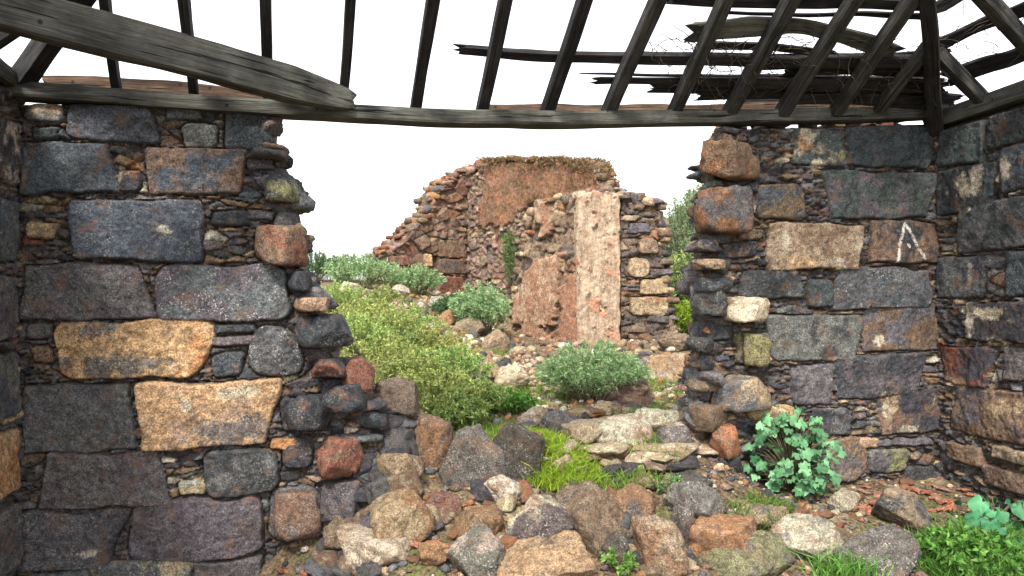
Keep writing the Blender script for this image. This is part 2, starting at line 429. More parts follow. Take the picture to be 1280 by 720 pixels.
    for q in range(4):
        amp = np.concatenate([np.full(nS, .42), np.full(len(blocks), .05)])
        gx, gy = r.normal(size=nT) * amp, r.normal(size=nT) * amp; off = r.uniform(0, 1, nT) * np.concatenate([np.full(nS, .020), np.full(len(blocks), .022)])
        fac = np.minimum(fac, gx[ident] * du + gy[ident] * dv + off[ident])
    sc = cell[1] / .042
    lvl = np.concatenate([r.uniform(-.022, .016, nS) * min(sc, 2), [b['lift'] for b in blocks]]) if blocks else r.uniform(-.022, .016, nS) * min(sc, 2)
    er = np.where(isb, .016, .0065 * min(sc, 2.2))
    prof = np.clip(e / er, 0, 1); prof = np.sqrt(np.clip(1 - (1 - prof) ** 2, 0, 1))
    rough = .012 * fbm(U * 11, V * 11, None, seed + 31, 5) + .006 * fbm(U * 60, V * 60, None, seed + 37, 3)
    h = -depth + (depth + lvl[ident] + np.clip(fac, -.03, .04)) * prof + rough * np.clip(prof, .3, 1) * np.where(isb, 1.3, 1)
    h = h + bulge * fbm(U * 1.3, V * 1.3, None, seed + 5, 2)
    mort = (e < .0035 * min(sc, 2)) & (bs > -.004)
    # colours
    keys = [k_ for k_, _ in infill]; pr = np.array([w_ for _, w_ in infill], float); pr /= pr.sum()
    cc = np.zeros((nT, 4)); c2 = np.zeros((nT, 4))
    for i in range(nS):
        cc[i] = rgba(jit(PAL[keys[r.choice(len(keys), p=pr)]], .35, r), r.uniform(0, .5)); c2[i] = rgba(jit(PAL[keys[r.choice(len(keys), p=pr)]], .3, r), .38)
    if mono:
        mean = cc[:nS, :3].mean(0); cc[:nS, :3] = cc[:nS, :3] * (1 - mono) + mean * mono; c2[:nS, :3] = cc[:nS, :3] * .8
    for i, b in enumerate(blocks):
        cc[nS + i] = rgba(jit(PAL[b['a']], .08, r), b['speck']); c2[nS + i] = rgba(jit(PAL[b['b']], .08, r), b['mixv'])
    A, B = cc[ident].copy(), c2[ident].copy()
    mcol = np.array([.055, .040, .029])
    A[mort, :3] = mcol; B[mort, :3] = mcol * 1.3; A[mort, 3] = 0
    sm = (sstep(.020 * min(sc, 2), .002, e) * sstep(-.15, .25, fbm(U * 9, V * 9, None, seed + 81, 4)))[..., None] * .8
    A[..., :3] = A[..., :3] * (1 - sm) + sm * mcol * 1.1; B[..., :3] = B[..., :3] * (1 - sm) + sm * mcol
    if plaster is not None:
        for (poly, colp, colp2, lift) in plaster:
            sp_ = poly_sdf(U, V, poly) +   .16 * fbm(U * 3.3, V * 3.3, None, seed + 51, 4) + .09 * fbm(U * 13, V * 18, None, seed + 52, 3)
            m = sstep(.012, -.012, sp_)
            h = h * (1 - m) + m * (lift + .012 * fbm(U * 5, V * 5, None, seed + 53, 5) + .006 * fbm(U * 25, V * 25, None, seed + 54, 3))
            mm = m > .5; A[mm] = rgba(colp, .35); B[mm] = rgba(colp2, .5)
    for (bu, bv, ru, rv, colb) in blobs:
        d = np.hypot((U - bu) / ru, (V - bv) / rv) + .9 * fbm(U * 16, V * 16, None, seed + 61, 4)
        d = d + .55 * fbm(U * 55, V * 55, None, seed + 63, 3) + .25 * (r.random(shp) - .5)
        m = (sstep(.95, .45, d) * (prof > .2))[..., None] * .88
        A[..., :3] = A[..., :3] * (1 - m) + m * np.array(PAL[colb]); B[..., :3] = B[..., :3] * (1 - m * .7) + m * .7 * np.array(PAL[colb]) * .8; A[..., 3:] = A[..., 3:] * (1 - m) + m * .7
    for (pa, pb, wd) in strokes:
        pa, pb = np.array(pa), np.array(pb); ev = pb - pa; t = np.clip(((U - pa[0]) * ev[0] + (V - pa[1]) * ev[1]) / (ev @ ev), 0, 1)
        d = np.hypot(U - pa[0] - t * ev[0], V - pa[1] - t * ev[1]) + .006 * fbm(U * 30, V * 30, None, 77, 3)
        m = (d < wd) & (fbm(U * 45, V * 45, None, 79, 3) > -.34); A[m, :3] = A[m, :3] * .3 + .7 * np.array((.62, .60, .52)); B[m, :3] = B[m, :3] * .3 + .7 * np.array((.55, .53, .46))
    # the face falls back to the core along its outline
    h = h - (depth + .06) * sstep(-.03, .004, sdo) 
    Pw = plane.pos(U, V, h)
    keep = sdo < .004
    ix = np.arange(U.size).reshape(shp)
    kq = keep[:-1, :-1] & keep[:-1, 1:] & keep[1:, 1:] & keep[1:, :-1]
    Q = np.stack([ix[:-1, :-1], ix[:-1, 1:], ix[1:, 1:], ix[1:, :-1]], -1)[kq]
    owner = np.where(isb, bi, -1)
    own = owner[:-1, :-1][kq]
    Pf, Af, Bf = Pw.reshape(-1, 3), A.reshape(-1, 4), B.reshape(-1, 4)
    def part(name, q, label=None):
        uq, inv = np.unique(q, return_inverse=True)
        o = mk(name, Pf[uq], inv.reshape(-1, 4), mat, parent, base, {'Col': Af[uq], 'Col2': Bf[uq]})
        if label: o['label'] = label
    part(face_name, Q[own < 0])
    for i, b in enumerate(blocks):
        q = Q[own == i]
        if len(q) > 6: part(b['name'], q, b.get('label'))
def blk(plane, x0, y0, x1, y1, rnd, a, b=None, mixv=.42, speck=.3, lift=None, rot=None, label=None, name='block'):
    p = [plane.uv(x0, (y0 + y1) / 2), plane.uv(x1, (y0 + y1) / 2), plane.uv((x0 + x1) / 2, y0), plane.uv((x0 + x1) / 2, y1)]
    c = np.array([(p[0][0] + p[1][0]) / 2, (p[2][1] + p[3][1]) / 2])
    return dict(c=c, h=(abs(p[1][0] - p[0][0]) / 2, abs(p[2][1] - p[3][1]) / 2), round=rnd, a=a, b=b or a, mixv=mixv, speck=speck,
                lift=rng.uniform(.002, .024) if lift is None else lift, rot=R(rng.uniform(-1.6, 1.6)) if rot is None else R(rot), skew=rng.uniform(-.13, .13), label=label, name=name)
def uvs(plane, pts): return [plane.uv(*p) for p in pts]

def edge_rocks(bt, plane, pts, thick, seed, size=(.08, .22), hh=(.035, .10), pal=INFILL, n_depth=5, step=.07, jitu=.05, sub=3, inset=.05, deep=0.0):
    """stones bedded along a broken edge (polyline in u,v), right through the thickness of the wall"""
    r = np.random.default_rng(seed); keys = [k for k, _ in pal]; pr = np.array([w for _, w in pal], float); pr /= pr.sum()
    pts = np.asarray(pts, float); seg = np.linalg.norm(np.diff(pts, axis=0), axis=1); L = np.concatenate([[0], np.cumsum(seg)]); s = 0.0
    while s < L[-1]:
        i = min(np.searchsorted(L, s, 'right') - 1, len(seg) - 1); f = (s - L[i]) / seg[i]; p = pts[i] * (1 - f) + pts[i + 1] * f
        e = (pts[i + 1] - pts[i]) / seg[i]; inn = np.array([-e[1], e[0]])
        for k in range(n_depth):
            w, d, h = r.uniform(*size), r.uniform(*size), r.uniform(*hh)
            Vr, F = rock(int(r.integers(1e6)), (w, d, h), sub, 9, .07, 120, .45)
            Vr = rotz(Vr, r.uniform(0, 6.28), r.uniform(0, .30), r.uniform(0, 6.28))
            q = p + inn * (inset + deep * (k + .5) / n_depth + r.uniform(-jitu, jitu)); hz = -thick * (k + r.uniform(.2, .8)) / n_depth
            Vr = Vr + plane.pos(q[0], q[1], hz)
            bt.add(Vr, F, rgba(jit(PAL[keys[r.choice(len(keys), p=pr)]], .35, r), r.uniform(0, .6)), rgba(jit(PAL[keys[r.choice(len(keys), p=pr)]], .3, r), .4))
        s += step * r.uniform(.7, 1.3)
def edge_rock_at(plane, parent, base, px, py, pw, ph, hz, a, b=None, mixv=.42, speck=.4, seed=0, label=None, dep=.3, name='edge_stone', flat=.3):
    p = plane.hit(px, py); sc = p[1] / FPX
    Vr, F = rock(seed, (pw * sc, dep, ph * sc), 4, 9, .075, 120, flat)
    Vr = rotz(Vr, PHI + rng.uniform(-.2, .2)) + p - plane.n * hz
    o = mk(name, Vr, F, M_STONE, parent, base, {'Col': rgba(jit(PAL[a], .08), speck), 'Col2': rgba(PAL[b or a], mixv)})
    if label: o['label'] = label

# ---- back wall, left of the breach
bL = cL.copy(); bL[2] = 0
wl = thing('stone_wall', bL, 'dark basalt back wall left of the breach, with golden blocks among grey ones', 'wall')
B_ = lambda *a, **k: blk(BACK, *a, **k)
blocks = [
 B_(30,127,80,155,.8,'tan','grey',.5), B_(82,130,200,180,.5,'blue','brown',.40,.2), B_(206,128,250,150,.3,'grey'), B_(226,153,272,186,.55,'grey','tan',.4,.5), B_(277,138,340,188,.25,'teal','dark',.45),
 B_(23,178,142,243,.10,'blue','grey',.42,.15), B_(182,185,305,246,.18,'brown','blue',.50,.2,label='blue grey block with a brown centre'), B_(40,158,76,176,.5,'teal'), B_(146,210,180,240,.6,'dark'),
 B_(88,248,255,327,.22,'blue','blue',.4,.45,label='large blue grey block'), B_(32,279,72,301,.4,'tan','pink',.5,label='small tan stone'), B_(308,262,345,276,.5,'grey'), B_(262,262,312,282,.6,'dark'),
 B_(24,330,185,400,.14,'grey','purp',.5,.35), B_(194,330,363,403,.55,'purp','grey',.5,1.0,label='rounded block speckled with white lichen'),
 B_(67,400,260,476,.6,'gold','orange',.40,.5,.03,label='long rounded golden block'), B_(263,404,320,418,.3,'dark'), B_(263,419,320,433,.3,'purp'), B_(265,440,306,473,.5,'teal','dark'), B_(311,408,378,471,.75,'grey','dark',.45,1.0),
 B_(25,480,170,567,.10,'grey','purp',.48,.15), B_(174,475,343,560,.16,'gold','tan',.40,.35,.028,label='golden dressed block with a grey corner'), B_(350,495,412,538,.4,'dark','purp'), B_(30,404,64,425,.5,'purp'), B_(36,432,64,455,.5,'brown'),
 B_(52,565,208,636,.14,'purp','grey',.5,.2), B_(252,560,350,620,.6,'dark','grey',.45), B_(337,546,376,563,.5,'orange','tan',.4,label='small orange stone'), B_(335,606,405,674,.55,'grey','brown',.42,.4), B_(222,600,262,620,.6,'tan','pale'),
 B_(18,638,150,712,.10,'purp','dark',.42,.4), B_(163,622,328,699,.45,'grey','purp',.5,.2), B_(350,680,420,716,.5,'brown','grey'), B_(112,699,235,760,.16,'tan','grey',.5,.8), B_(240,697,330,752,.2,'purp'), B_(14,716,108,775,.2,'grey'), B_(345,722,450,775,.4,'dark','brown'),
 B_(308,192,342,214,.4,'purp','dark'), B_(318,281,376,333,.7,'brown','rust',.5,.4,.02), B_(338,216,374,256,.7,'dark','moss',.5,.5,.02), B_(400,475,440,505,.6,'dark'), B_(350,545,392,585,.6,'dark'), B_(409,600,455,640,.6,'brown','red'), B_(155,283,160,285,.5,'dark')]
edgeL = [(342,125),(344,186),(352,200),(348,214),(372,226),(374,254),(356,260),(380,284),(380,332),(388,348),(404,372),(400,388),(424,402),(424,432),(424,446),(446,462),(448,482),(468,500),(466,530),(478,560),(480,600),(478,650),(470,720),(462,775)]
outL = uvs(BACK, [(8,775),(8,124)] + edgeL[:])
blobsL = [(*BACK.uv(352,236), .05, .06, 'cream'), (*BACK.uv(345,240), .03, .05, 'moss'), (*BACK.uv(150,215), .02, .12, 'pale'), (*BACK.uv(210,290), .05, .03, 'pale'), (*BACK.uv(110,690), .12, .02, 'pale'), (*BACK.uv(165,208), .05, .07, 'rust'), (*BACK.uv(250,440), .07, .14, 'orange'), (*BACK.uv(140,455), .30, .09, 'grey'), (*BACK.uv(110,412), .16, .05, 'grey'), (*BACK.uv(290,538), .22, .12, 'grey'), (*BACK.uv(235,505), .06, .05, 'cream'), (*BACK.uv(300,490), .12, .05, 'cream')]
masonry(BACK, outL, blocks, wl, bL, .007, (.105, .027), seed=11, blobs=blobsL)
core_mesh('wall_core', BACK, uvs(BACK, [(10,790),(10,128)] + [(x - 26, y) for x, y in edgeL]), -.09, -.5, M_MORTAR, wl, bL)
bt = Batch()
edge_rocks(bt, BACK, uvs(BACK, [(x - 2, y) for x, y in edgeL][::-1]), .5, 21, (.09, .27), (.03, .13), n_depth=5, step=.075, inset=.05, jitu=.05, deep=.10)
bt.build('broken_edge_stones', M_STONE, wl, bL)
for a in [(334,194,52,11,.05,'grey','dark'), (354,236,46,40,.02,'dark','moss',.5,.7), (352,308,64,52,.02,'brown','red',.5,.4), (391,380,44,18,.05,'tan','cream',.4,.3), (406,413,72,42,.02,'dark','purp',.4,.5), (412,458,46,24,.06,'red','dark',.5),
          (428,494,60,34,.05,'dark','purp'), (386,514,58,44,.0,'dark','purp'), (444,470,50,44,-.05,'red','brown'), (374,352,30,26,.04,'dark'), (426,568,58,48,.05,'red','brown'), (428,622,58,52,.03,'purp','dark'), (444,668,60,44,.06,'brown','purp'), (372,640,60,60,.0,'brown','grey')]:
    edge_rock_at(BACK, wl, bL, *a, seed=int(a[0] * 7 + a[1]))

# ---- back wall, right of the breach
bR = cR.copy(); bR[2] = 0.2
wr = thing('stone_wall', bR, 'dark basalt back wall right of the breach, with a chalked letter A on a block', 'wall')
blocks = [
 B_(990,160,1055,210,.3,'teal','pale',.44,.4), B_(1060,152,1168,210,.06,'teal','blue',.4,.1), B_(945,230,1005,276,.4,'brown','blue',.45), B_(1033,212,1165,275,.07,'teal','grey',.45,.2,label='wide teal block'),
 B_(962,279,1075,338,.12,'tan','brown',.42,.4,.028,label='tan block with dark right end'), B_(1085,276,1168,331,.10,'brown','dark',.46,.2,.022,label='block with a white letter A'),
 B_(926,337,1005,373,.4,'dark','grey'), B_(1012,347,1042,385,.3,'teal','dark'), B_(1042,334,1160,389,.10,'grey','blue',.42,.6),
 B_(962,393,1077,452,.40,'grey','dark',.42,.5), B_(1080,378,1172,438,.12,'brown','grey',.5,.35), B_(920,416,960,457,.4,'moss','grey',.48,.4,label='mossy block'), B_(1042,442,1150,498,.10,'dark','purp',.45,.2), B_(988,455,1040,507,.2,'grey','dark'),
 B_(1096,488,1184,541,.12,'dark','brown',.45,.3), B_(1012,508,1063,545,.4,'dark','grey',.42,.5), B_(950,508,992,532,.6,'gold','brown',.5), B_(1034,546,1082,600,.75,'brown','grey',.45,.2), B_(1084,560,1134,590,.6,'grey','moss',.45), B_(1130,581,1168,606,.5,'dark'),
 B_(1066,545,1096,560,.5,'tan'), B_(1090,547,1166,558,.4,'grey'), B_(925,285,955,300,.5,'brown'), B_(905,300,950,322,.5,'dark','tan'), B_(880,400,916,425,.5,'dark'), B_(985,560,1030,600,.6,'dark'), B_(945,600,1010,640,.6,'brown')]
edgeR = [(905,158),(900,172),(894,182),(888,205),(892,226),(884,238),(880,262),(886,288),(888,300),(878,318),(872,340),(872,370),(884,396),(884,420),(876,440),(868,466),(868,500),(862,530),(858,560),(868,600),(880,650),(880,700)]
outR = uvs(BACK, edgeR + [(1196,700),(1196,150)])
blobsR = [(*BACK.uv(1005,182), .07, .10, 'orange'), (*BACK.uv(1010,172), .06, .07, 'cream'), (*BACK.uv(1018,205), .06, .04, 'cream'), (*BACK.uv(1048,195), .03, .07, 'moss'), (*BACK.uv(1000,328), .14, .06, 'gold'), (*BACK.uv(1040,330), .12, .05, 'cream'), (*BACK.uv(982,305), .03, .09, 'cream'), (*BACK.uv(1068,310), .02, .12, 'pale'),
          (*BACK.uv(1107,512), .08, .13, 'tan'), (*BACK.uv(1105,510), .05, .09, 'cream'), (*BACK.uv(1095,425), .05, .05, 'cream'), (*BACK.uv(1165,500), .02, .06, 'pale'), (*BACK.uv(1130,536), .12, .03, 'pale')]
st = lambda a, b, w: (BACK.uv(*a), BACK.uv(*b), w)
masonry(BACK, outR, blocks, wr, bR, .0075, (.095, .027), seed=17, blobs=blobsR, strokes=[st((1127,279),(1116,327),.009), st((1127,279),(1150,324),.009), st((1130,306),(1132,309),.008)])
core_mesh('wall_core', BACK, uvs(BACK, [(x + 36, y) for x, y in edgeR] + [(1172,720),(1172,152)]), -.09, -.5, M_MORTAR, wr, bR)
bt = Batch()
edge_rocks(bt, BACK, uvs(BACK, [(x + 2, y) for x, y in edgeR]), .5, 23, (.09, .27), (.03, .13), n_depth=5, step=.075, inset=.06, jitu=.05, deep=.16)
bt.build('broken_edge_stones', M_STONE, wr, bR)
for a in [(909,204,92,46,.05,'brown','rust',.44,.5), (896,264,72,58,.06,'grey','rust',.5,.3), (878,331,42,14,.05,'tan','dark'), (884,356,44,20,.04,'dark','grey'), (884,378,40,34,.02,'grey','dark'), (926,386,60,32,.03,'cream','tan',.4,.2), (940,436,40,42,.02,'moss','grey',.46),
          (922,490,80,44,.05,'grey','tan',.5,.5), (870,430,34,18,.05,'dark'), (884,470,30,16,.06,'grey','dark'), (884,520,60,34,.0,'brown','red'), (900,548,46,40,.05,'rust','brown'), (896,585,56,44,.02,'black','dark'), (962,520,60,30,.03,'gold','brown'), (920,600,50,50,.0,'dark','brown'), (876,308,52,16,.03,'dark','tan')]:
    edge_rock_at(BACK, wr, bR, *a, seed=int(a[0] * 5 + a[1]))

# ---- side walls
def side_wall(plane, label, blocks, outline, seed, blobs=()):
    base = plane.pos(0, .0, 0) + plane.t * .6
    w = thing('stone_wall', base, label, 'wall')
    masonry(plane, outline, blocks, w, base, .009, (.095, .028), seed=seed, blobs=blobs)
    P = np.array(outline); u0, v0 = P.min(0); u1, v1 = P.max(0)
    core_mesh('wall_core', plane, [(u0 - .6, v0), (u1, v0), (u1, v1 - .02), (u0 - .6, v1 - .02)], -.09, -.6, M_MORTAR, w, base)
    return w
RB = lambda *a, **k: blk(RIGHT, *a, **k)
rb = [RB(1172,152,1232,206,.1,'teal','dark'), RB(1172,206,1246,265,.16,'dark','blue',.45,.2), RB(1252,180,1305,240,.2,'blue','dark'), RB(1198,250,1300,313,.12,'teal','grey',.5,.2), RB(1173,320,1230,372,.14,'grey','dark',.45), RB(1256,312,1320,372,.2,'blue'),
      RB(1207,376,1320,430,.2,'dark','brown',.42,.2), RB(1174,433,1240,483,.14,'red','dark',.5,.2), RB(1252,436,1330,480,.3,'purp'), RB(1188,488,1330,553,.12,'brown','purp',.45,.3), RB(1182,556,1230,580,.5,'brown'), RB(1240,120,1320,178,.2,'dark'), RB(1225,585,1290,612,.5,'brown','dark'), RB(1240,560,1300,580,.5,'tan','brown')]
for k in range(14): rb.append(dict(c=np.array([1.25 + .45 * (k % 3) + rng.uniform(-.05, .05), .45 + .46 * (k // 3)]), h=(.19, .17), round=.2, a=['grey', 'dark', 'brown'][k % 3], b='purp', mixv=.45, speck=.3, lift=.015, rot=0, skew=0, name='block'))
blobsS = [(*RIGHT.uv(1208,238), .10, .12, 'cream'), (*RIGHT.uv(1225,225), .06, .12, 'pale'), (*RIGHT.uv(1262,212), .05, .12, 'pale'), (*RIGHT.uv(1240,392), .18, .05, 'cream'), (*RIGHT.uv(1213,405), .04, .14, 'pale'), (*RIGHT.uv(1240,428), .12, .04, 'cream'), (*RIGHT.uv(1213,345), .03, .10, 'pale'), (*RIGHT.uv(1200,478), .12, .04, 'tan'), (*RIGHT.uv(1260,510), .12, .07, 'tan'), (*RIGHT.uv(1240,470), .03, .05, 'cream')]
side_wall(RIGHT, 'right side wall of the roofless room, its blocks edged with pale lichen', rb, [(-.12, -.1), (2.6, -.1), (2.6, 2.78), (-.12, 2.72)], 29, blobsS)
lb = [dict(c=np.array([.42, .30 + .40 * k]), h=(.36, .175), round=.2, a=a, b=b, mixv=.48, speck=.4, lift=.02, rot=0, skew=0, name='block') for k, (a, b) in enumerate([('grey', 'purp'), ('gold', 'orange'), ('grey', 'blue'), ('purp', 'grey'), ('blue', 'grey'), ('dark', 'pale')])]
for k in range(10): lb.append(dict(c=np.array([1.2 + .8 * (k % 2), .28 + .46 * (k // 2)]), h=(.3, .18), round=.2, a=['grey', 'dark'][k % 2], b='purp', mixv=.45, speck=.3, lift=.015, rot=0, skew=0, name='block'))
side_wall(LEFT, 'left side wall seen as a narrow strip of blocks at the picture edge', lb, [(-.12, -.1), (2.6, -.1), (2.6, 2.66), (-.12, 2.66)], 31)

# ------------------------------------------------------------------ roof frame
ZP = 2.74; TH = math.atan(.80)
rf_base = np.array([*(BACK.O + tB * (uL + uR) / 2)[:2], 2.62])
roof = thing('roof_frame', rf_base, 'bare weathered timber roof frame of plates, hips and open rafters over the room', 'roof')
def beam(name, pts, w, h, mat, seed=0, wob=.006, up=UP, taper=0.0, blunt=0.0, parent=None, ends=1.0, label=None):
    """squared timber following pts; w across, h along 'up'"""
    pts = np.asarray(pts, float); seg = np.linalg.norm(np.diff(pts, axis=0), axis=1); L = np.concatenate([[0], np.cumsum(seg)])
    n = max(8, int(L[-1] / .035)); s = np.linspace(0, L[-1], n); P = np.stack([np.interp(s, L, pts[:, i]) for i in range(3)], 1)
    if len(pts) > 2:
        for _ in range(6): P[1:-1] = (P[:-2] + 2 * P[1:-1] + P[2:]) / 4
    T = np.gradient(P, axis=0); T /= np.linalg.norm(T, axis=1)[:, None]
    side = np.cross(T, up); side /= np.linalg.norm(side, axis=1)[:, None]; upv = np.cross(side, T)
    m = 5; prof = []
    for (a, b) in [((-1, -1), (1, -1)), ((1, -1), (1, 1)), ((1, 1), (-1, 1)), ((-1, 1), (-1, -1))]:
        for k in range(m): f = k / m; prof.append((a[0] * (1 - f) + b[0] * f, a[1] * (1 - f) + b[1] * f))
    prof = np.array(prof); cr = np.abs(prof).min(1) > .99; prof[cr] *= .93; K = len(prof)
    tp = 1 - taper * s / L[-1]
    if blunt: tp = tp * (.45 + .55 * np.sqrt(np.clip(s / blunt, 0, 1)))
    A = prof[None, :, 0] * (w / 2) * tp[:, None]; Bv = prof[None, :, 1] * (h / 2) * tp[:, None]
    SS = np.repeat(s[:, None], K, 1)
    d1 = wob * fbm(SS * 2.2 + seed * 3.1, A * 9, Bv * 9, seed, 3) + wob * .5 * fbm(SS * 3 + seed, A * 90, Bv * 90, seed + 3, 3)
    sc = 1 + 2.4 * d1 / max(min(w, h), .03)
    cx = wob * 2.2 * fbm(s * 1.3 + seed * 7, s * 0, None, seed + 5, 3); cz = wob * 2.2 * fbm(s * 1.3 + seed * 9, s * 0 + 4, None, seed + 6, 3)
    V = P[:, None] + side[:, None] * (A * sc + cx[:, None])[..., None] + upv[:, None] * (Bv * sc + cz[:, None])[..., None]
    if ends: 
        jag = ends * .02 * vnoise(prof[:, 0] * 3 + seed, prof[:, 1] * 3, None, seed)
        V[0] -= T[0] * jag[:, None]; V[-1] += T[-1] * jag[:, None]
    G = np.stack([SS, A, Bv], -1)
    ix = np.arange(n * K).reshape(n, K); nx = np.roll(ix, -1, 1)
    F = np.stack([ix[:-1], nx[:-1], nx[1:], ix[1:]], -1).reshape(-1, 4)
    V2 = V.reshape(-1, 3); c0, c1 = V[0].mean(0), V[-1].mean(0); base_n = len(V2)
    V2 = np.vstack([V2, c0, c1]); G2 = np.vstack([G.reshape(-1, 3) + seed * 1.7, [seed, 0, 0], [seed, 0, 0]])
    caps = np.array([[base_n, nx[0, k], ix[0, k]] for k in range(K)] + [[base_n + 1, ix[-1, k], nx[-1, k]] for k in range(K)])
    o = mk(name, V2, [F, caps], mat, parent or roof, rf_base if (parent is None or parent is roof) else rf_base, {'grain': G2}, False)
    if label: o['label'] = label
    return o
def onback(px, py, h): 
    p = BACK.hit(px, py); return p - nB * h
# wall plates
beam('wall_plate', [onback(x, y, -.02) for x, y in [(10,114),(120,121),(250,131),(430,140),(560,146),(680,149),(800,149),(930,148),(1050,144),(1178,139)]], .16, .088, M_WOOD, 3, .005)
beam('wall_plate', [cR + UP * 2.80 + tB * .07 + nB * .1, cR + UP * 2.86 - nB * 1.2 + tB * .07, cR + UP * 2.88 - nB * 2.6 + tB * .07], .16, .12, M_WOOD, 4)
beam('wall_plate', [cL + UP * 2.72 - tB * .07, cL + UP * 2.74 - nB * 2.6 - tB * .07], .16, .10, M_WOOD, 5)
# boards lying on the outer side of the wall head
beam('eave_board', [onback(x, y, -.16) for x, y in [(606,131),(700,131),(860,132),(1000,129),(1176,124)]], .03, .085, M_BWOOD, 6, .006)
beam('eave_board', [onback(x, y, -.17) for x, y in [(42,97),(150,99),(240,106),(340,120)]], .05, .11, M_BWOOD, 7, .006)
beam('eave_board', [onback(x, y, -.20) for x, y in [(930,112),(1040,112),(1178,104)]], .03, .12, M_DWOOD, 8, .008)
# corner tie across the left corner
beam('corner_tie', [np.array([-.93, 4.42, 2.68]), np.array([-2.62, 2.80, 2.845])], .12, .19, M_WOOD, 9, .004, blunt=.40, label='broad grey tie beam across the left corner')
# roof planes
Nr = nB * math.sin(TH) + UP * math.cos(TH); dR_ = -nB * math.cos(TH) + UP * math.sin(TH); P0 = BACK.O + UP * ZP
def onroof(px, py, k=0.0):
    r_ = ray(px, py); return EYE + r_ * (np.dot(Nr, P0 + Nr * k - EYE) / np.dot(Nr, r_))
def hip_limit(p):                              # run still free before the hip lines
    u = np.dot(p - BACK.O, tB); w = -np.dot(p - BACK.O, nB); return min(u - uL, uR - u) - w
raf = [((147,116),(141,70)), ((244,124),(229,0)), ((336,132),(333,0)), ((427,138),(437,0)), ((517,143),(540,0)), ((601,146),(632,0)), ((681,147),(731,0)), ((757,147),(822,0)), ((840,145),(907,0)), ((911,142),(988,0)), ((977,139),(1066,0)), ((1047,135),(1141,0)), ((1102,132),(1152,66))]
wid = [11, 13, 13, 14, 16, 17, 17, 18, 17, 17, 17, 17, 13]
for i, (a, b) in enumerate(raf):
    p, q = onroof(*a), onroof(*b); d = nrm(q - p); p = p - d * .03
    L = 0.2
    while hip_limit(p + d * L) > .03 and L < 3.6: L += .03
    beam('rafter', [p, p + d * L], wid[i] * .86 * p[1] / FPX, .085, M_DWOOD if i < 7 else M_MWOOD, 20 + i, .005, Nr)  # left rafters coloured as backlit silhouettes, right ones in the lit grey
apex = BACK.O + tB * (uL + uR) / 2 - nB * (uR - uL) / 2 + UP * (ZP + .8 * (uR - uL) / 2)
for k, c in enumerate((cL, cR)):
    beam('hip_rafter', [c + UP * (ZP - .02), apex], .09, .13, M_DWOOD, 40 + k, .006)
def side_jacks(corner, inward, ss, k0, mat, zz):
    for i, s in enumerate(ss):
        p = corner - nB * s + UP * zz; d = nrm(inward + UP * .8); L = s * math.sqrt(1 + .64)
        beam('rafter', [p - d * .12, p + d * max(L - .05, .15)], .075, .09, mat, k0 + i, .005, nrm(-inward * .8 + UP))
side_jacks(cR, -tB, (.38, .92, 1.5, 2.1), 50, M_MWOOD, 2.86); side_jacks(cL, tB, (.5, 1.1, 1.7, 2.3), 56, M_DWOOD, 2.74)
# laths and broken sarking on top of the rafters
def lath(name, pix, k, wd, th, mat, seed, taper=0.0):
    return beam(name, [onroof(x, y, k) for x, y in pix], th, wd, mat, seed, .005, nrm(dR_), taper, ends=4)
lath('lath', [(1150,77),(950,75),(760,71),(640,68),(574,63)], .075, .085, .06, M_DWOOD, 60, .35)
lath('lath', [(1180,108),(1000,104),(860,102),(745,102)], .075, .10, .03, M_DWOOD, 61, .45)
lath('lath', [(1175,100),(960,95),(800,94),(732,92)], .11, .035, .03, M_DWOOD, 62, .7)
lath('lath', [(866,40),(930,33),(1000,30),(1060,46),(1118,66)], .075, .12, .03, M_WOOD, 63, .2)
lath('lath', [(1190,128),(1060,118),(940,112),(820,110)], .09, .13, .03, M_DWOOD, 64, .5)
lath('lath', [(840,-4),(960,2),(1080,3),(1150,6)], .075, .08, .05, M_DWOOD, 65, .1)
lath('lath', [(880,58),(960,58),(1040,66)], .1, .05, .02, M_DWOOD, 66, .3)
lath('lath', [(990,84),(1080,86),(1165,90)], .1, .10, .02, M_DWOOD, 67, .3)
lath('lath', [(1172,119),(1080,114),(1000,110),(905,108)], .13, .10, .02, M_DWOOD, 75, .3)
lath('lath', [(1165,84),(1090,86),(1010,82),(960,84)], .08, .07, .02, M_DWOOD, 76, .3)
lath('lath', [(1176,122),(1080,120),(980,117),(880,120)], .085, .09, .02, M_DWOOD, 79, .3)
lath('lath', [(1178,68),(1100,72),(1040,70),(985,74)], .12, .08, .02, M_DWOOD, 80, .3)
lath('lath', [(1150,20),(1080,17),(1010,20),(905,15)], .10, .035, .02, M_DWOOD, 77, .4)
lath('lath', [(1148,128),(1090,126),(1020,124),(985,127)], .05, .11, .02, M_DWOOD, 78, .4)
def onright(s, run, k=.08): return cR - nB * s - tB * run + UP * (2.86 + .8 * run) + nrm(tB * .8 + UP) * k
for j, (s0, s1, run, wd, m_) in enumerate([(.2, 2.4, .12, .12, M_DWOOD), (.3, 2.2, .34, .09, M_DWOOD), (.55, 2.2, .55, .10, M_WOOD), (.7, 2.0, .74, .07, M_DWOOD)]):
    beam('lath', [onright(s0, run), onright((s0 + s1) / 2, run + .03), onright(s1, run - .02)], .03, wd, m_, 70 + j, .01, nrm(-tB + UP * .8), 0.2, ends=4)
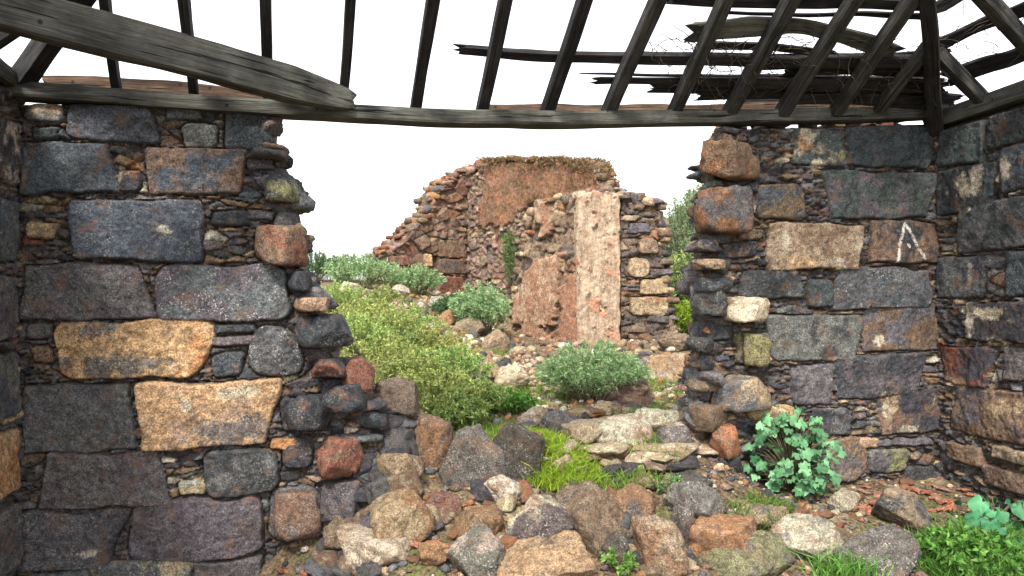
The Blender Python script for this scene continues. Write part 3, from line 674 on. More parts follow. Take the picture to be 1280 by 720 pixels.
# dead twigs and root strands left in the roof
def tube(bt, pts, r0, r1, K=4, A=None):
    pts = np.asarray(pts, float); n = len(pts); T = np.gradient(pts, axis=0); T /= np.linalg.norm(T, axis=1)[:, None] + 1e-9
    ref = np.array([.31, .52, .79]); s = np.cross(T, ref); s /= np.linalg.norm(s, axis=1)[:, None] + 1e-9; q = np.cross(s, T)
    an = np.arange(K) / K * 2 * math.pi; rr = np.linspace(r0, r1, n)[:, None, None]
    V = pts[:, None] + rr * (s[:, None] * np.cos(an)[None, :, None] + q[:, None] * np.sin(an)[None, :, None])
    ix = np.arange(n * K).reshape(n, K); nx = np.roll(ix, -1, 1)
    bt.add(V.reshape(-1, 3), np.stack([ix[:-1], nx[:-1], nx[1:], ix[1:]], -1).reshape(-1, 4), A)
bt = Batch()
for k in range(300):
    if k < 225: p = onroof(rng.uniform(850, 1175), rng.uniform(45, 118), rng.uniform(.04, .14))
    elif k < 250: p = onroof(rng.uniform(800, 900), rng.uniform(45, 75), .1)
    else: p = onright(rng.uniform(.3, 1.3), rng.uniform(.1, .7), rng.uniform(.05, .12))
    d = nrm(tB * rng.choice([-1, 1]) + rng.normal(size=3) * .35 - UP * .15); pts = [p]
    for _ in range(7): d = nrm(d + rng.normal(size=3) * .3 - UP * .05); pts.append(pts[-1] + d * rng.uniform(.02, .05))
    tube(bt, pts, .0035, .001, 3)
bt.build('dead_twigs', M_TWIG, roof, rf_base)
# fallen stones and tile scraps packed on the wall heads stay with the walls
bt = Batch()
for k in range(60):
    px = rng.uniform(60, 330); p = onback(px, 108 + (px - 60) * .06, -.28 - rng.uniform(0, .25)); 
    Vr, F = rock(900 + k, (rng.uniform(.06, .16), rng.uniform(.06, .14), rng.uniform(.03, .09)), 2, 10); bt.add(Vr + p + UP * rng.uniform(-.1, .03), F, rgba(jit(PAL[rng.choice(['brown', 'tan', 'red', 'moss'])], .3), .3), rgba(PAL['brown'], .4))
bt.build('wall_head_stones', M_STONE, wl, bL)
bt = Batch()
for k in range(90):
    px = rng.uniform(930, 1165); p = onback(px, 136, -.2 - rng.uniform(0, .35))
    Vr, F = rock(1900 + k, (rng.uniform(.06, .18), rng.uniform(.06, .16), rng.uniform(.03, .09)), 2, 10); bt.add(Vr + p + UP * rng.uniform(-.1, .07), F, rgba(jit(PAL[rng.choice(['brown', 'dark', 'red', 'grey'])], .3), .3), rgba(PAL['brown'], .4))
bt.build('wall_head_stones', M_STONE, wr, bR)

# ------------------------------------------------------------------ ruins beyond
FARP = [('red', 2.2), ('brown', 4), ('rust', 1), ('pink', .8), ('purp', 1.2), ('tan', .5)]
def ruin(plane, pxo, label, seed, cell, thick=.55, plaster=None, blocks=(), res=.018, infill=FARP, top=None, depth=.08, jitter=1.0, tops=(.12, .32), lift=None):
    P = np.array(uvs(plane, pxo)); mid = plane.pos((P[:, 0].min() + P[:, 0].max()) / 2, 0, -.2); mid[2] = P[:, 1].min()
    w = thing('ruined_wall', mid, label, 'wall')
    masonry(plane, P, list(blocks), w, mid, res, cell, infill, seed, mat=M_FAR, depth=depth, plaster=plaster, bulge=.05, warp=.03, jitter=jitter, mono=.4, face_name='rubble_face')
    core_mesh('wall_core', plane, P, -.12, -thick, M_MORTAR, w, mid)
    if top:
        b = Batch(); edge_rocks(b, plane, uvs(plane, top), thick, seed + 70, tops, (.06, .17), infill, 4, .13, .06, 2, .02); b.build('broken_edge_stones', M_FAR, w, mid)
    return w, mid
P5 = through(480, 15.4, 592, 16.9)
r5, b5 = ruin(P5, [(476,385),(478,318),(503,302),(512,286),(538,264),(543,243),(560,226),(590,210),(606,203),(608,390)], 'dark red rubble wall stepping up to the left, with a small square hole', 41, (.24, .10), jitter=1.2,
     blocks=[blk(P5, 541,320,548,333,.1,'black','black',.4,0,-.16,0,'square hole', 'putlog_hole'), blk(P5, 530,318,540,333,.2,'gold','tan',.4,0), blk(P5, 548,300,582,322,.3,'brown','red'), blk(P5, 548,345,582,368,.3,'red','purp'), blk(P5, 548,324,582,343,.3,'brown','purp'), blk(P5, 488,318,512,332,.4,'red','purp')],
     top=[(606,203),(590,210),(560,226),(543,243),(538,264),(512,286),(503,302),(478,318),(476,350)])
P3 = through(582, 16.8, 760, 14.0)
red1, red2 = np.array([.155, .075, .040]), np.array([.10, .055, .030])
r3, b3 = ruin(P3, [(582,400),(582,225),(604,206),(625,200),(660,203),(690,199),(720,202),(738,208),(750,224),(760,250),(762,400)], 'tall red brown wall with dry grass on its level top, behind the plastered pillar', 43, (.13, .075), jitter=1.8,
     plaster=[(uvs(P3, [(598,282),(604,240),(600,203),(745,203),(757,262),(715,262),(680,248),(650,262),(630,284)]), red1, red2, .03)], infill=[('pink', 3.5), ('purp', 1), ('brown', 1.5), ('tan', 2.2), ('red', .6)],
     top=[(760,250),(750,222),(735,203),(650,199),(604,202)])
P2 = through(600, 12.7, 722, 11.05)
rd, rd2 = np.array([.19, .098, .058]), np.array([.24, .155, .10])
r2, b2 = ruin(P2, [(596,470),(604,440),(622,405),(638,372),(645,335),(655,300),(660,262),(676,250),(722,243),(724,470)], 'low ruined wall with red plaster scraps, running back from the pillar', 47, (.22, .13), jitter=1.3, depth=.09,
     plaster=[(uvs(P2, [(672,255),(690,252),(690,298),(674,298)]), rd2, rd, .03), (uvs(P2, [(640,380),(668,320),(704,318),(700,372),(690,405),(640,412)]), rd, rd2, .03), (uvs(P2, [(700,360),(724,330),(724,460),(704,450)]), rd, np.array([.2, .1, .06]), .035), (uvs(P2, [(615,432),(660,400),(700,430),(690,460),(615,462)]), np.array([.22, .125, .075]), rd, .025)],
     infill=[('brown', 4), ('tan', 2), ('dark', 1), ('rust', 1.2)], top=[(722,243),(676,250),(660,262),(655,300),(645,335),(638,372),(622,405),(604,440)], tops=(.10, .26))
# plastered pillar with an exposed rubble flank
PP = through(718, 11.0, 842, 11.25)
pb = PP.pos(*PP.uv(760, 440), -.3)
pil = thing('ruined_pier', pb, 'tall plastered pillar with bare rubble stones down its right flank', 'pillar')
q = uvs(PP, [(720,455),(720,244),(735,238),(752,236),(768,239),(776,243),(776,455)]); Pq = np.array(q)
def plaster_slab():
    mn, mx = Pq.min(0), Pq.max(0); us, vs = np.arange(mn[0], mx[0], .012), np.arange(mn[1], mx[1], .012); U, V = np.meshgrid(us, vs); s = poly_sdf(U, V, Pq) + .02 * fbm(U * 9, V * 9, None, 5, 3)
    h = .06 + .02 * fbm(U * 4, V * 4, None, 6, 4) + .012 * fbm(U * 22, V * 22, None, 8, 3) - .05 * sstep(.25, .6, fbm(U * 5 + 3, V * 3, None, 12, 4)) - .18 * sstep(-.03, 0, s)
    Pw = PP.pos(U, V, h); k = s < .002; ix = np.arange(U.size).reshape(U.shape); kq = k[:-1, :-1] & k[:-1, 1:] & k[1:, 1:] & k[1:, :-1]
    mk('plaster_face', Pw.reshape(-1, 3), np.stack([ix[:-1, :-1], ix[:-1, 1:], ix[1:, 1:], ix[1:, :-1]], -1)[kq], M_PLASTER, pil, pb)
plaster_slab()
core_mesh('pier_core', PP, uvs(PP, [(722,460),(722,246),(774,244),(800,250),(822,256),(832,300),(834,455),(800,460)]), -.10, -.75, M_MORTAR, pil, pb)
masonry(PP, uvs(PP, [(776,455),(776,246),(800,247),(824,254),(830,290),(834,330),(838,380),(840,455)]), [blk(PP, 785,322,812,346,.7,'tan','brown',.45), blk(PP, 797,298,824,318,.6,'brown','tan'), blk(PP, 800,348,836,368,.35,'tan','pink',.4), blk(PP, 788,370,838,395,.35,'tan','rust',.45), blk(PP, 786,278,812,292,.4,'purp')], pil, pb, .014, (.26, .062),
        [('brown', 3), ('purp', 2), ('dark', 2), ('rust', 1), ('tan', .6)], 53, mat=M_FAR, depth=.10, warp=.02, mono=.35, face_name='rubble_flank')
bt = Batch(); edge_rocks(bt, PP, uvs(PP, [(840,455),(838,380),(834,330),(830,290),(824,254),(800,247),(778,244)]), .7, 58, (.14, .34), (.06, .16), [('brown', 3), ('tan', .8), ('purp', 1.5), ('dark', 1.5)], 4, .11, .05, 3, .0); bt.build('broken_edge_stones', M_FAR, pil, pb)

# ------------------------------------------------------------------ fallen stones, each a thing of its own
def fallen(px, pyb, pw, ph, a, b, label, seed, mixv=.45, speck=.35, dep=None, flat=0.0, name='fallen_stone', cat='stone', tilt=0, group=None, sink=.2, planes=11, back=0.0):
    g = ground_hit(px, pyb); sc = g[1] / FPX; w, h = pw * sc * 1.08, ph * sc * 1.03; d = dep or .8 * w
    V, F = rock(seed, (w, d, h / (1 - sink * .6)), 5, planes + 1, .075, 140, flat)
    a0 = rng.uniform(-.25, .25); V = rotz(V, a0, R(tilt), math.pi / 2)
    c = np.array([g[0], g[1] + d * .32 + back, 0]); zb = g[2] - sink * h
    c = c + UP * (zb - V[:, 2].min()); 
    base = np.array([c[0], c[1], zb])
    dust = np.array([.125, .095, .068]); kd = .92 if a in ('cream', 'pale') else .80; ca_, cb_ = (np.array(PAL[a]) * .64 + dust * .36) * kd, (np.array(PAL[b]) * .68 + dust * .32) * kd
    o = mk(name, V + c, F, M_STONE, None, base, {'Col': rgba(jit(ca_, .06), speck), 'Col2': rgba(jit(cb_, .06), mixv)})
    return tag(o, label, cat, group)
ST = [
 (532,584,72,62,'brown','rust','upright rust brown boulder beside the left wall foot, left of a grey flat faced one'),
 (588,612,84,74,'grey','brown','large grey flat faced boulder at the centre of the heap'),
 (644,606,66,66,'black','dark','nearly black boulder leaning on the grey flat faced one'),
 (495,616,62,50,'tan','brown','tan block lodged below the upright rust brown boulder'),
 (630,634,52,38,'cream','tan','small cream stone in front of the black boulder'),
 (677,698,84,78,'dark','cream','dark round boulder blotched with cream lichen'),
 (742,690,100,80,'brown','grey','broad grey brown boulder right of the blotched one'),
 (500,690,78,72,'tan','rust','pointed tan and rust stone left of the pebbles'),
 (470,712,112,38,'cream','tan','long flat cream slab lying at the lower left of the heap'),
 (595,726,80,66,'grey','pale','grey hollowed stone at the bottom edge'),
 (685,738,124,60,'gold','brown','golden brown boulder under the blotched one'),
 (602,684,82,42,'rust','brown','rust brown slab in the middle of the heap'),
 (790,664,62,56,'rust','dark','orange brown stone with a dark top right of the broad boulder'),
 (828,722,64,80,'tan','rust','tall tan stone with a rusty foot'),
 (874,662,72,62,'grey','tan','grey stone with a tan face at the right of the breach'),
 (908,706,100,50,'orange','brown','flat orange tan slab in front of the right wall'),
 (944,732,120,58,'moss','grey','mossy grey green boulder at the bottom edge'),
 (1016,704,84,56,'pale','grey','pale grey angular boulder on the floor'),
 (1106,726,100,58,'grey','purp','grey violet boulder left of the green weeds'),
 (1142,668,80,56,'tan','blue','half tan half blue grey stone by the tile shards'),
 (856,692,36,78,'dark','grey','dark narrow stone standing on edge'),
 (492,524,66,54,'brown','pink','brown squarish stone on top of the left wall end'),
 (452,524,46,34,'cream','tan','cream stone resting on the left wall end'),
 (1050,690,60,30,'brown','grey','low brown stone between the pale and the violet boulder'),
 (438,694,70,52,'brown','red','reddish brown stone at the foot of the left wall'),
 (960,668,60,34,'tan','grey','small tan stone at the foot of the leafy plant'),
 (552,648,50,26,'red','brown','dark red stone below the grey flat faced boulder'),
 (545,712,50,34,'orange','rust','orange brick like stone left of the hollowed one'),
 (770,706,36,40,'dark','red','small dark stone beside the weed in the heap'),
 (700,548,54,34,'blue','grey','blue grey stone behind the lime green grass'),
 (740,560,70,30,'tan','pale','tan slab in the path right of the blue grey stone'),
 (776,562,80,36,'cream','tan','pale cream slab in the middle of the path'),
 (850,568,50,36,'grey','dark','grey stone on the path against the right wall end'),
 (790,512,66,40,'brown','pink','brown boulder right of the round grey green bush'),
 (846,478,64,34,'gold','cream','golden flat boulder at the right end of the path'),
 (850,440,50,26,'brown','tan','brown stone below the mossy bank'),
 (826,540,54,26,'cream','pale','cream slab near the right wall end'),
 (668,536,40,26,'pale','tan','pale stone behind the black boulder'),
 (610,478,40,34,'gold','tan','golden block at the foot of the red plastered wall'),
 (590,500,46,34,'dark','purp','dark stone left of the golden block'),
 (640,486,46,30,'cream','tan','cream stone between the golden block and the bush'),
 (560,410,34,24,'orange','tan','orange block below the dark stepped wall'),
 (548,385,24,16,'pale','grey','small pale round stone below the square hole'),
 (500,372,24,18,'cream','pale','pale rock among the shrubs on the left bank'),
 (434,368,26,18,'cream','tan','pale rock at the top of the left bank'),
 (585,420,40,26,'tan','brown','tan stone in the scree under the tall wall'),
 (620,440,34,30,'tan','pale','tan stone leaning on the low ruined wall'),
 (800,470,34,22,'grey','pale','grey stone behind the round bush'),
 (868,620,50,30,'black','dark','black stone in the shade of the right wall end'),
 (1062,640,40,26,'pale','tan','small pale stone under the big leaves'),
]
for i, (px, pyb, pw, ph, a, b, lab) in enumerate(ST):
    fl = .5 if 'slab' in lab or 'flat' in lab else 0.0
    fallen(px, pyb, pw, ph, a, b, lab, (3000 + i * 13) if i > 5 else 8100 + i * 37, mixv=.5 if b in ('blue', 'rust') else .41, speck=.6 if a in ('dark', 'grey', 'black') else .35, flat=fl, planes=9 + i % 5, tilt=random.uniform(-9, 9) if i > 5 else (18, -14, 22, -12, 10, -16)[i])

# smaller countable stones: zones whose members look alike
protos = []
for k in range(9):
    V, F = rock(5000 + k, (1, rng.uniform(.7, 1), rng.uniform(.5, .9)), 4, 9, .07, 120, .3 * (k % 2))
    for c_, d_ in [('brown', 'tan'), ('grey', 'dark'), ('tan', 'cream'), ('rust', 'brown'), ('dark', 'purp')]:
        me = mk('rubble_stone', V, F, M_STONE, None, None, {'Col': rgba(jit(PAL[c_], .15), .35), 'Col2': rgba(jit(PAL[d_], .15), .45)}); protos.append((me.data, c_)); bpy.data.objects.remove(me)
ZN = [(430, 880, 590, 718, 96, (.08, .21), 'fist sized rubble stone wedged between the boulders of the heap', 'small stones of the heap'),
      (650, 880, 500, 590, 84, (.09, .24), 'flat rubble stone on the stony path through the breach', 'stones on the path'),
      (752, 878, 512, 572, 15, (.26, .46), 'large pale flat slab paving the stony path through the breach', 'pale slabs of the path'),
      (392, 470, 640, 722, 34, (.08, .22), 'dark stone lying along the foot of the left wall', 'stones along the left wall foot'),
      (900, 1160, 600, 700, 30, (.05, .12), 'small rubble stone on the floor before the right wall', 'stones before the right wall'),
      (540, 640, 370, 470, 34, (.10, .26), 'rubble stone in the scree below the far ruins', 'scree stones below the ruins'),
      (760, 870, 420, 500, 26, (.10, .24), 'rubble stone at the foot of the plastered pillar', 'stones by the pillar'),
      (440, 530, 480, 625, 64, (.11, .26), 'rubble stone spilling from the end of the left wall', 'stones by the left wall end')]
for x0, x1, y0, y1, n, (s0, s1), lab, grp in ZN:
    for k in range(n):
        g = ground_hit(random.uniform(x0, x1), random.uniform(y0, y1)); s = random.uniform(s0, s1)
        me, c_ = random.choice([p_ for p_ in protos if p_[1] == 'tan'] if 'pale' in grp else [p_ for p_ in protos if p_[1] == 'tan'] * 2 + protos if 'path' in grp else [p_ for p_ in protos if p_[1] in ('dark', 'grey', 'brown')] if 'left wall' in grp else protos)
        o = bpy.data.objects.new('rubble_stone', me); C.objects.link(o); o.location = g + UP * s * (.03 if 'pale' in grp else .12)
        tl = .07 if 'pale' in grp else .3; o.rotation_euler = (random.uniform(-tl, tl), random.uniform(-tl, tl), random.uniform(0, 6.28)); o.scale = (s, s, s * random.uniform(*((.22, .4) if 'pale' in grp else (.35, .6) if 'path' in grp else (.6, 1.1)))); tag(o, lab, 'stone', grp)
# terracotta shards
def shard(k, g, w, lab, grp):
    V = []; n = 7; m = 5; a = rng.uniform(.7, 1.3); tk = .12
    for s in (0, 1):
        for i in range(m):
            for j in range(n):
                th = (j / (n - 1) - .5) * 1.5; x = math.sin(th) * (.62 - s * tk) ; z = math.cos(th) * (.62 - s * tk) - .5; y = (i / (m - 1) - .5) * a + .12 * math.sin(j * 2.1 + k) * (i in (0, m - 1)) 
                V.append((x, y, z))
    V = np.array(V) * w; ix = np.arange(2 * n * m).reshape(2, m, n); F = []
    for s in (0, 1):
        for i in range(m - 1):
            for j in range(n - 1): F.append([ix[s, i, j], ix[s, i, j + 1], ix[s, i + 1, j + 1], ix[s, i + 1, j]])
    for i in range(m - 1):
        for j in (0, n - 1): F.append([ix[0, i, j], ix[0, i + 1, j], ix[1, i + 1, j], ix[1, i, j]])
    for j in range(n - 1):
        for i in (0, m - 1): F.append([ix[0, i, j], ix[0, i, j + 1], ix[1, i, j + 1], ix[1, i, j]])
    V = rotz(V, rng.uniform(0, 6.28), rng.uniform(0, .4), rng.uniform(0, 6.28)); base = g + UP * .012
    o = mk('tile_shard', V + base, np.array(F), M_STONE, None, base, {'Col': rgba(jit((.27, .10, .055), .25), .2), 'Col2': rgba((.18, .10, .07), .47)}, False); tag(o, lab, 'tile shard', grp)
for k in range(34): shard(k, ground_hit(rng.uniform(1060, 1215), rng.uniform(606, 642)), rng.uniform(.05, .10), 'broken red roof tile shard on the floor along the right wall', 'tile shards along the right wall')
for k in range(16): shard(k + 50, ground_hit(rng.uniform(520, 640), rng.uniform(632, 690)), rng.uniform(.05, .10), 'broken red roof tile shard among the stones of the heap', 'tile shards in the heap')
# gravel nobody could count
bt = Batch(); low = [rock(7000 + k, (1, .8, .6), 1 if k < 5 else 2, 8, .05, 40) for k in range(12)]
gk = ['brown', 'tan', 'grey', 'rust', 'cream', 'purp', 'dark', 'pale', 'red']; gw = np.array([3.5, 2.2, 2, 1.6, .35, 1.2, 1.4, .4, 1.1]); gw /= gw.sum()
gw2 = np.array([3, 4, 1, 1.6, 1.6, .5, .5, 1.2, .6]); gw2 /= gw2.sum()
def strew(n, fx, fy, s0, s1, gw=gw):
    for k in range(n):
        x, y = fx(), fy(); z = float(ground_z(x, y)); V, F = low[rng.integers(12)]; s = s0 + (s1 - s0) * rng.random() ** 2.2
        bt.add(rotz(V * s, rng.uniform(0, 6.28), rng.uniform(0, .5), rng.uniform(0, 6.28)) + np.array([x, y, z + s * .12]), F, rgba(jit(PAL[rng.choice(gk, p=gw)], .3), .2), rgba(jit(PAL[rng.choice(gk, p=gw)], .2), .36))
strew(2600, lambda: rng.uniform(-1.4, 2.2), lambda: rng.uniform(3.6, 6.0), .02, .085)
strew(1300, lambda: rng.uniform(1.0, 3.3), lambda: rng.uniform(3.7, 5.4), .012, .05)
strew(1900, lambda: rng.uniform(-.6, 2.6), lambda: rng.uniform(5.6, 9.5), .025, .14, gw2)
strew(1500, lambda: rng.uniform(-2.6, 2.6), lambda: rng.uniform(9, 16.5), .05, .22, gw2)
tag(bt.build('rubble_gravel', M_STONE), 'loose gravel and stone chips strewn over the ground through the breach', 'gravel', None, 'stuff')

# ------------------------------------------------------------------ plants
def leaves(P, D, L, Wd, cols, fold=.25, curl=.15):
    """diamond leaves: P bases, D unit directions"""
    n = len(P); ref = rng.normal(size=(n, 3)); s = np.cross(D, ref); s /= np.linalg.norm(s, axis=1)[:, None] + 1e-9; u = np.cross(s, D)
    L = np.asarray(L)[:, None] if np.ndim(L) else L; Wd = np.asarray(Wd)[:, None] if np.ndim(Wd) else Wd
    a = P; m = P + D * L * .5; t = P + D * L - UP * L * curl
    V = np.stack([a, m + s * Wd * .5 + u * Wd * fold, t, m - s * Wd * .5 + u * Wd * fold], 1).reshape(-1, 3)
    ix = np.arange(n * 4).reshape(n, 4); F = np.concatenate([ix[:, [0, 1, 2]], ix[:, [0, 2, 3]]])
    return V, F, np.repeat(cols, 4, 0)
def lcol(n, a, b, j=.38):
    f = rng.random((n, 1)); c = (np.array(a) * (1 - f) + np.array(b) * f) * (1 + rng.uniform(-j, j, (n, 1))); return np.hstack([np.clip(c, .005, .9), np.ones((n, 1))])
def shrub(base, h, rad, nst, nl, L, Wd, ca, cb, label, name='shrub', cat='shrub', group=None, start=.25, out=.8, stem=M_STEM, upb=.5, squash=1.0):
    base = np.asarray(base, float); root = thing(name, base, label, cat, group); lb_, sb = Batch(), Batch()
    an = rng.uniform(0, 6.28, nst); rr = rad * np.sqrt(rng.random(nst))
    for i in range(nst):
        tip = base + np.array([math.cos(an[i]) * rr[i], math.sin(an[i]) * rr[i], h * (1 - .45 * (rr[i] / rad) ** 2) * rng.uniform(.72, 1.08)])
        root0 = base + np.array([math.cos(an[i]), math.sin(an[i]), 0]) * rr[i] * .3; root0[2] = float(ground_z(root0[0], root0[1])) if base[2] < 3 else base[2]
        mid = (root0 + tip) / 2 + rng.normal(size=3) * .06 * h + UP * h * .1
        t = np.linspace(0, 1, 6)[:, None]; c = root0 * (1 - t) ** 2 + 2 * mid * t * (1 - t) + tip * t ** 2
        tube(sb, c, .006 * max(h, .3), .002 * max(h, .3), 3)
        s = start + (1 - start) * np.sqrt(rng.random(nl))[:, None]; P = root0 * (1 - s) ** 2 + 2 * mid * s * (1 - s) + tip * s ** 2
        D = rng.normal(size=(nl, 3)) * out + nrm(tip - mid) * upb; D[:, 2] += .15; D /= np.linalg.norm(D, axis=1)[:, None]
        V, F, cc = leaves(P, D, L * rng.uniform(.6, 1.25, nl), Wd * rng.uniform(.7, 1.2, nl), lcol(nl, ca, cb)); lb_.add(V, F, cc)
    sb.build('stem', stem, root, base); lb_.build('foliage', M_LEAF, root, base, smooth=False); return root
GA, GB = (.12, .20, .035), (.42, .50, .17)          # light yellow green
EA, EB = (.045, .10, .035), (.10, .17, .07)         # deep green
SA, SB = (.10, .21, .075), (.42, .54, .28)           # grey green
LA, LB = (.12, .24, .015), (.34, .42, .04)          # lime
# pale green shrubs filling the left of the gap
for px, py, h, rad in [(450,430,.42,.5),(480,470,.50,.48),(520,480,.5,.5),(548,500,.45,.42),(500,440,.5,.55),(540,450,.42,.5),(460,405,.45,.6),(505,410,.4,.55),(575,520,.32,.3),(440,385,.4,.5),(560,470,.36,.4),(418,378,.45,.5),(470,372,.4,.5),(590,500,.3,.32),(530,520,.34,.35)]:
    kk = rng.uniform(.75, 1.2); yy = rng.uniform(.85, 1.25)
    shrub(ground_hit(px, py + 18), h * rng.uniform(.8, 1.2), rad * rng.uniform(.8, 1.1), 85, 40, .045, .013, (GA[0] * kk * yy, GA[1] * kk, GA[2] * kk), (GB[0] * kk * yy, GB[1] * kk, GB[2] * kk), 'pale green leafy shrub in the thicket behind the left wall end', group='pale green shrubs of the thicket')
# single bushes
shrub(ground_hit(742,502), .55, .55, 210, 70, .06, .008, SA, SB, 'round grey green bush in front of the plastered pillar', name='bush', cat='bush', out=.55, upb=.9)
shrub(ground_hit(630,516), .20, .27, 60, 36, .05, .018, (.05, .15, .02), (.13, .26, .04), 'low fresh green plant left of the round bush', name='plant', cat='plant')
for px, py, h, rad, lab in [(408,345,.75,.6,'dark green bush highest on the left bank, against the sky'), (452,362,.65,.75,'silvery green bush on the left bank, right of the highest one'), (520,368,.55,.55,'grey green bush below the square hole of the dark wall'), (600,418,.75,.45,'green bush at the foot of the tall wall'), (572,400,.4,.4,'small green bush left of the one at the tall wall'), (392,352,.7,.6,'dark green bush half hidden behind the left wall end'), (430,352,.6,.5,'small dark green bush between the two highest bushes of the left bank')]:
    shrub(ground_hit(px, py), h, rad, 110, 40, .09, .016, SA if 'gr' in lab[:6] or 'sil' in lab else EA, SB if 'gr' in lab[:6] or 'sil' in lab else EB, lab, name='bush', cat='bush', out=.6)
for px, py, Y_, h, rad, ca, cb, lab in [(846,400,12.6,1.2,.5,EA,GB,'green bush between the pillar and the right wall end'), (866,372,14.0,2.3,.8,SA,(.3,.34,.2),'tall pale green shrub rising right of the pillar, against the sky'), (815,330,15.5,1.9,.9,SA,(.32,.33,.22),'pale shrub showing over the top of the pillar flank'), (880,420,11.5,.6,.5,LA,LB,'yellow green plants on the bank beside the right wall end')]:
    x = (px - 640) / FPX * Y_; shrub((x, Y_, float(ground_z(x, Y_))), h if Y_ < 14 else h, rad, 120, 60, .10, .02, ca, cb, lab, name='bush', cat='bush', out=.7, start=.1)
for k in range(13):
    Y_ = rng.uniform(14.5, 17.5); px = rng.uniform(806, 905); x = (px - 640) / FPX * Y_
    shrub((x, Y_, float(ground_z(x, Y_))), rng.uniform(.5, .9), rng.uniform(.5, .8), 60, 40, .11, .024, (.14, .20, .06), (.42, .46, .24), 'pale green shrub on the grassy slope right of the pillar', name='bush', cat='bush', group='shrubs on the slope right of the pillar', out=.7, start=.1)
pw = P3.pos(*P3.uv(640, 312), .05); shrub(pw, .42, .22, 22, 24, .09, .03, (.04, .13, .02), (.09, .2, .04), 'small green plant rooted in the face of the tall wall', name='wall_plant', cat='plant')
# grass
def grass(base_pts, h, n_each, ca, cb, wd=.004, spread=.05, lean=.35):
    bt = Batch(); B0 = np.repeat(np.asarray(base_pts), n_each, 0); n = len(B0)
    B0 = B0 + np.hstack([rng.normal(size=(n, 2)) * spread, np.zeros((n, 1))]); H = h * rng.uniform(.5, 1.2, n)[:, None]
    d = rng.normal(size=(n, 3)) * lean; d[:, 2] = 1; s = np.cross(d, rng.normal(size=(n, 3))); s /= np.linalg.norm(s, axis=1)[:, None]
    bend = rng.normal(size=(n, 3)) * .35; bend[:, 2] = -.12
    p1, p2 = B0 + d * H * .5, B0 + d * H * .95 + bend * H
    V = np.stack([B0 - s * wd, B0 + s * wd, p1 + s * wd * .7, p1 - s * wd * .7, p2], 1).reshape(-1, 3); ix = np.arange(n * 5).reshape(n, 5)
    bt.add(V, ix[:, [0, 1, 2, 3]], np.repeat(lcol(n, ca, cb), 5, 0)); bt.F.setdefault(3, []).append(ix[:, [3, 2, 4]]); return bt
def ghits(n, f): return np.array([ground_hit(*f()) for _ in range(n)])
def ell(cx, cy, rx, ry):
    def f():
        a, r_ = rng.uniform(0, 6.28), math.sqrt(rng.random()); return cx + rx * r_ * math.cos(a), cy + ry * r_ * math.sin(a)
    return f
g1 = np.vstack([ghits(90, ell(680,578,46,26)), ghits(60, ell(705,598,36,14)), ghits(50, ell(660,560,30,14))])
tag(grass(g1, .10, 70, LA, LB, .003, .05).build('grass', M_LEAF, smooth=False), 'lime green grass growing behind the black boulder', 'grass', None, 'stuff')
tag(grass(ghits(40, ell(950,645,34,16)), .10, 26, (.06, .14, .02), (.16, .26, .05), .003, .05).build('grass', M_LEAF, smooth=False), 'thin green grass before the leafy plant', 'grass', None, 'stuff')
tag(grass(np.vstack([ghits(110, ell(1225,705,75,32)), ghits(10, ell(1060,722,40,5))]), .16, 40, (.05, .15, .02), (.16, .32, .06), .0035, .05).build('grass', M_LEAF, smooth=False), 'green grass in the lower right corner', 'grass', None, 'stuff')
tag(grass(np.vstack([ghits(30, ell(795,522,22,6)), ghits(30, ell(815,560,30,12)), ghits(60, ell(600,540,50,14)), ghits(30, ell(760,600,60,12)), ghits(40, ell(850,420,20,14)), ghits(70, ell(590,440,40,50)), ghits(50, ell(660,500,60,20)), ghits(40, ell(520,385,50,20)), ghits(40, ell(830,500,40,30))]), .08, 30, (.08, .16, .02), (.22, .32, .05), .003, .07).build('grass', M_LEAF, smooth=False), 'short green grass in tufts along the stony path', 'grass', None, 'stuff')
sl_pts = np.array([[x, y, float(ground_z(x, y))] for x, y in zip(rng.uniform(2.2, 6.5, 700), rng.uniform(12, 19.5, 700))])
tag(grass(sl_pts, .30, 22, (.12, .20, .04), (.40, .44, .16), .010, .12, .4).build('grass', M_LEAF, smooth=False), 'pale green grass on the slope right of the pillar', 'grass', None, 'stuff')
# dry grass on the tall wall
cp = []
for k in range(330):
    px = rng.uniform(602, 748); py = 202 + 26 * max(0, (px - 728) / 20) ** 2
    u, v = P3.uv(px, py); cp.append(P3.pos(u, v - .03, -rng.uniform(-.03, .5)))
for k in range(30):
    px = rng.uniform(650, 756); py = 206 + 70 * rng.random() ** 1.3; u, v = P3.uv(px, py); cp.append(P3.pos(u, v, .04))
cp = np.array(cp); cp[:, 2] += .10 * fbm(cp[:, 0] * 2.5, cp[:, 1] * 2.5, None, 4, 3)
tag(grass(cp, .14, 18, (.10, .062, .026), (.26, .165, .07), .009, .10, .75).build('dry_grass', M_LEAF, smooth=False), 'brown dry grass covering the top of the tall red brown wall', 'grass', None, 'stuff')
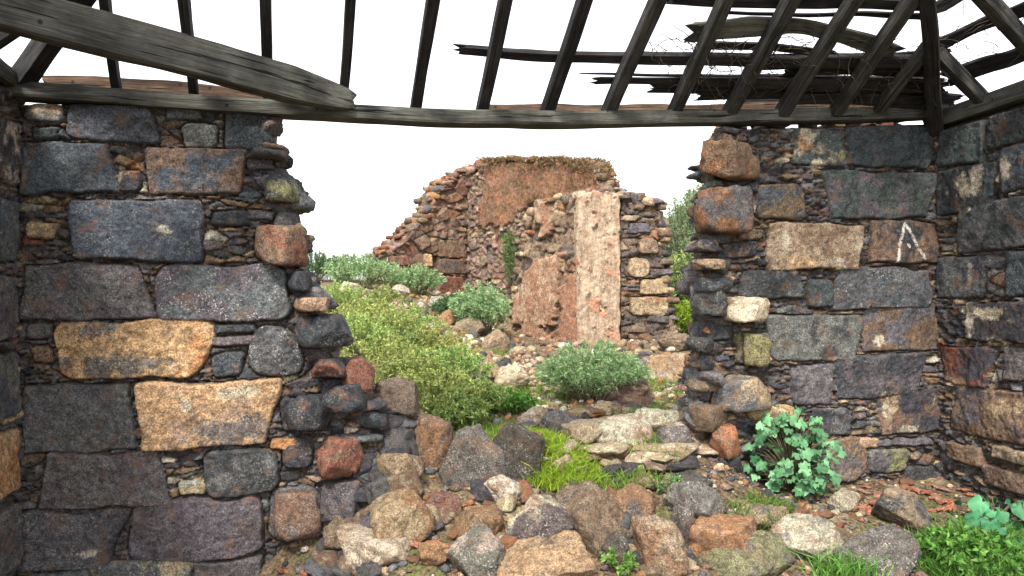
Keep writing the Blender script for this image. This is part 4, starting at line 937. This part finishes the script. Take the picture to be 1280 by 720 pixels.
# broad lobed leaves
def lobed(n=26, lobes=5, deep=.34):
    an = np.linspace(-math.pi * .86, math.pi * .86, n); r = (1 - deep * (.5 + .5 * np.cos(an * lobes * 1.15 + math.pi))) * (.62 + .38 * np.cos(an / 2)); r *= 1 + .06 * np.cos(an * 23)
    return np.stack([r * np.sin(an) * .52, r * np.cos(an) * .5 + .42, 0 * an], 1)
LOB = lobed()
def big_leaf_plant(base, n, h, rad, L, ca, cb, label, outline=LOB):
    base = np.asarray(base, float); root = thing('broad_leaf_plant', base, label, 'plant'); lb_, sb = Batch(), Batch()
    for k in range(n):
        a = rng.uniform(0, 6.28); r_ = rad * math.sqrt(rng.random()); hh = h * (1 - .4 * (r_ / rad) ** 2) * rng.uniform(.15, 1.08)
        tip = base + np.array([math.cos(a) * r_, math.sin(a) * r_, hh]); o = np.array([math.cos(a), math.sin(a), 0])
        t = np.linspace(0, 1, 6)[:, None]; mid = base + o * r_ * .3 + UP * hh * .8; c = base * (1 - t) ** 2 + 2 * mid * t * (1 - t) + tip * t ** 2; tube(sb, c, .006, .003, 4)
        o = nrm(o + rng.normal(size=3) * .3); d = nrm(o * .8 - UP * rng.uniform(-.2, .8)); nn = nrm(np.cross(np.cross(d, UP + rng.normal(size=3) * .25 - np.array([0, .5, 0])), d)); s = np.cross(d, nn); l = L * rng.uniform(.6, 1.2)
        P = outline * l; z = -.35 * (P[:, 1] ** 2) / l + .10 * np.abs(P[:, 0]) + .022 * np.sin(P[:, 0] / l * 22 + k) * (np.abs(P[:, 0]) / l + .2)
        V = tip + P[:, :1] * s + P[:, 1:2] * d + z[:, None] * nn
        Q = outline * l * .5; Q[:, 1] += .12 * l; zq = -.35 * (Q[:, 1] ** 2) / l - .01 * 0; V2 = tip + Q[:, :1] * s + Q[:, 1:2] * d + zq[:, None] * nn
        ctr = tip + d * l * .3 - nn * l * .045; m = len(V); VV = np.vstack([V, V2, ctr])
        F4 = np.array([[i, i + 1, m + i + 1, m + i] for i in range(m - 1)]); F3 = np.array([[m + i, m + i + 1, 2 * m] for i in range(m - 1)])
        c0 = lcol(1, ca, cb, .35)[0]; cc = np.tile(c0, (len(VV), 1)); cc[m:, :3] *= 1.12; cc[2 * m, :3] = c0[:3] * 1.5
        st0 = lb_.n; lb_.add(VV, F4, cc); lb_.F.setdefault(3, []).append(F3 + st0)
    sb.build('stem', M_STEM, root, base); lb_.build('foliage', M_LEAF, root, base, smooth=True)
g = ground_hit(985, 612); g = g + np.array([0, -.05, 0])
big_leaf_plant(g, 190, .52, .27, .10, (.03, .115, .04), (.19, .40, .20), 'blue green plant with broad lobed leaves against the right wall foot')
ROUND = lobed(24, 1, .0)
big_leaf_plant(ground_hit(1245, 668), 34, .24, .24, .11, (.03, .14, .06), (.08, .26, .12), 'blue green plant with round leaves at the right picture edge', ROUND)
shrub(ground_hit(1210,712), .20, .30, 70, 26, .05, .026, (.05, .15, .02), (.15, .30, .06), 'bright green weed in front of the round leaved plant', name='weed', cat='plant')
shrub(ground_hit(770,712), .10, .10, 20, 16, .035, .018, (.08, .18, .03), (.2, .32, .08), 'small green weed growing between stones of the heap', name='weed', cat='plant')
shrub(ground_hit(835,612), .08, .16, 26, 16, .03, .012, (.08, .16, .05), (.2, .3, .12), 'small grey green weed on the path inside the breach', name='weed', cat='plant')
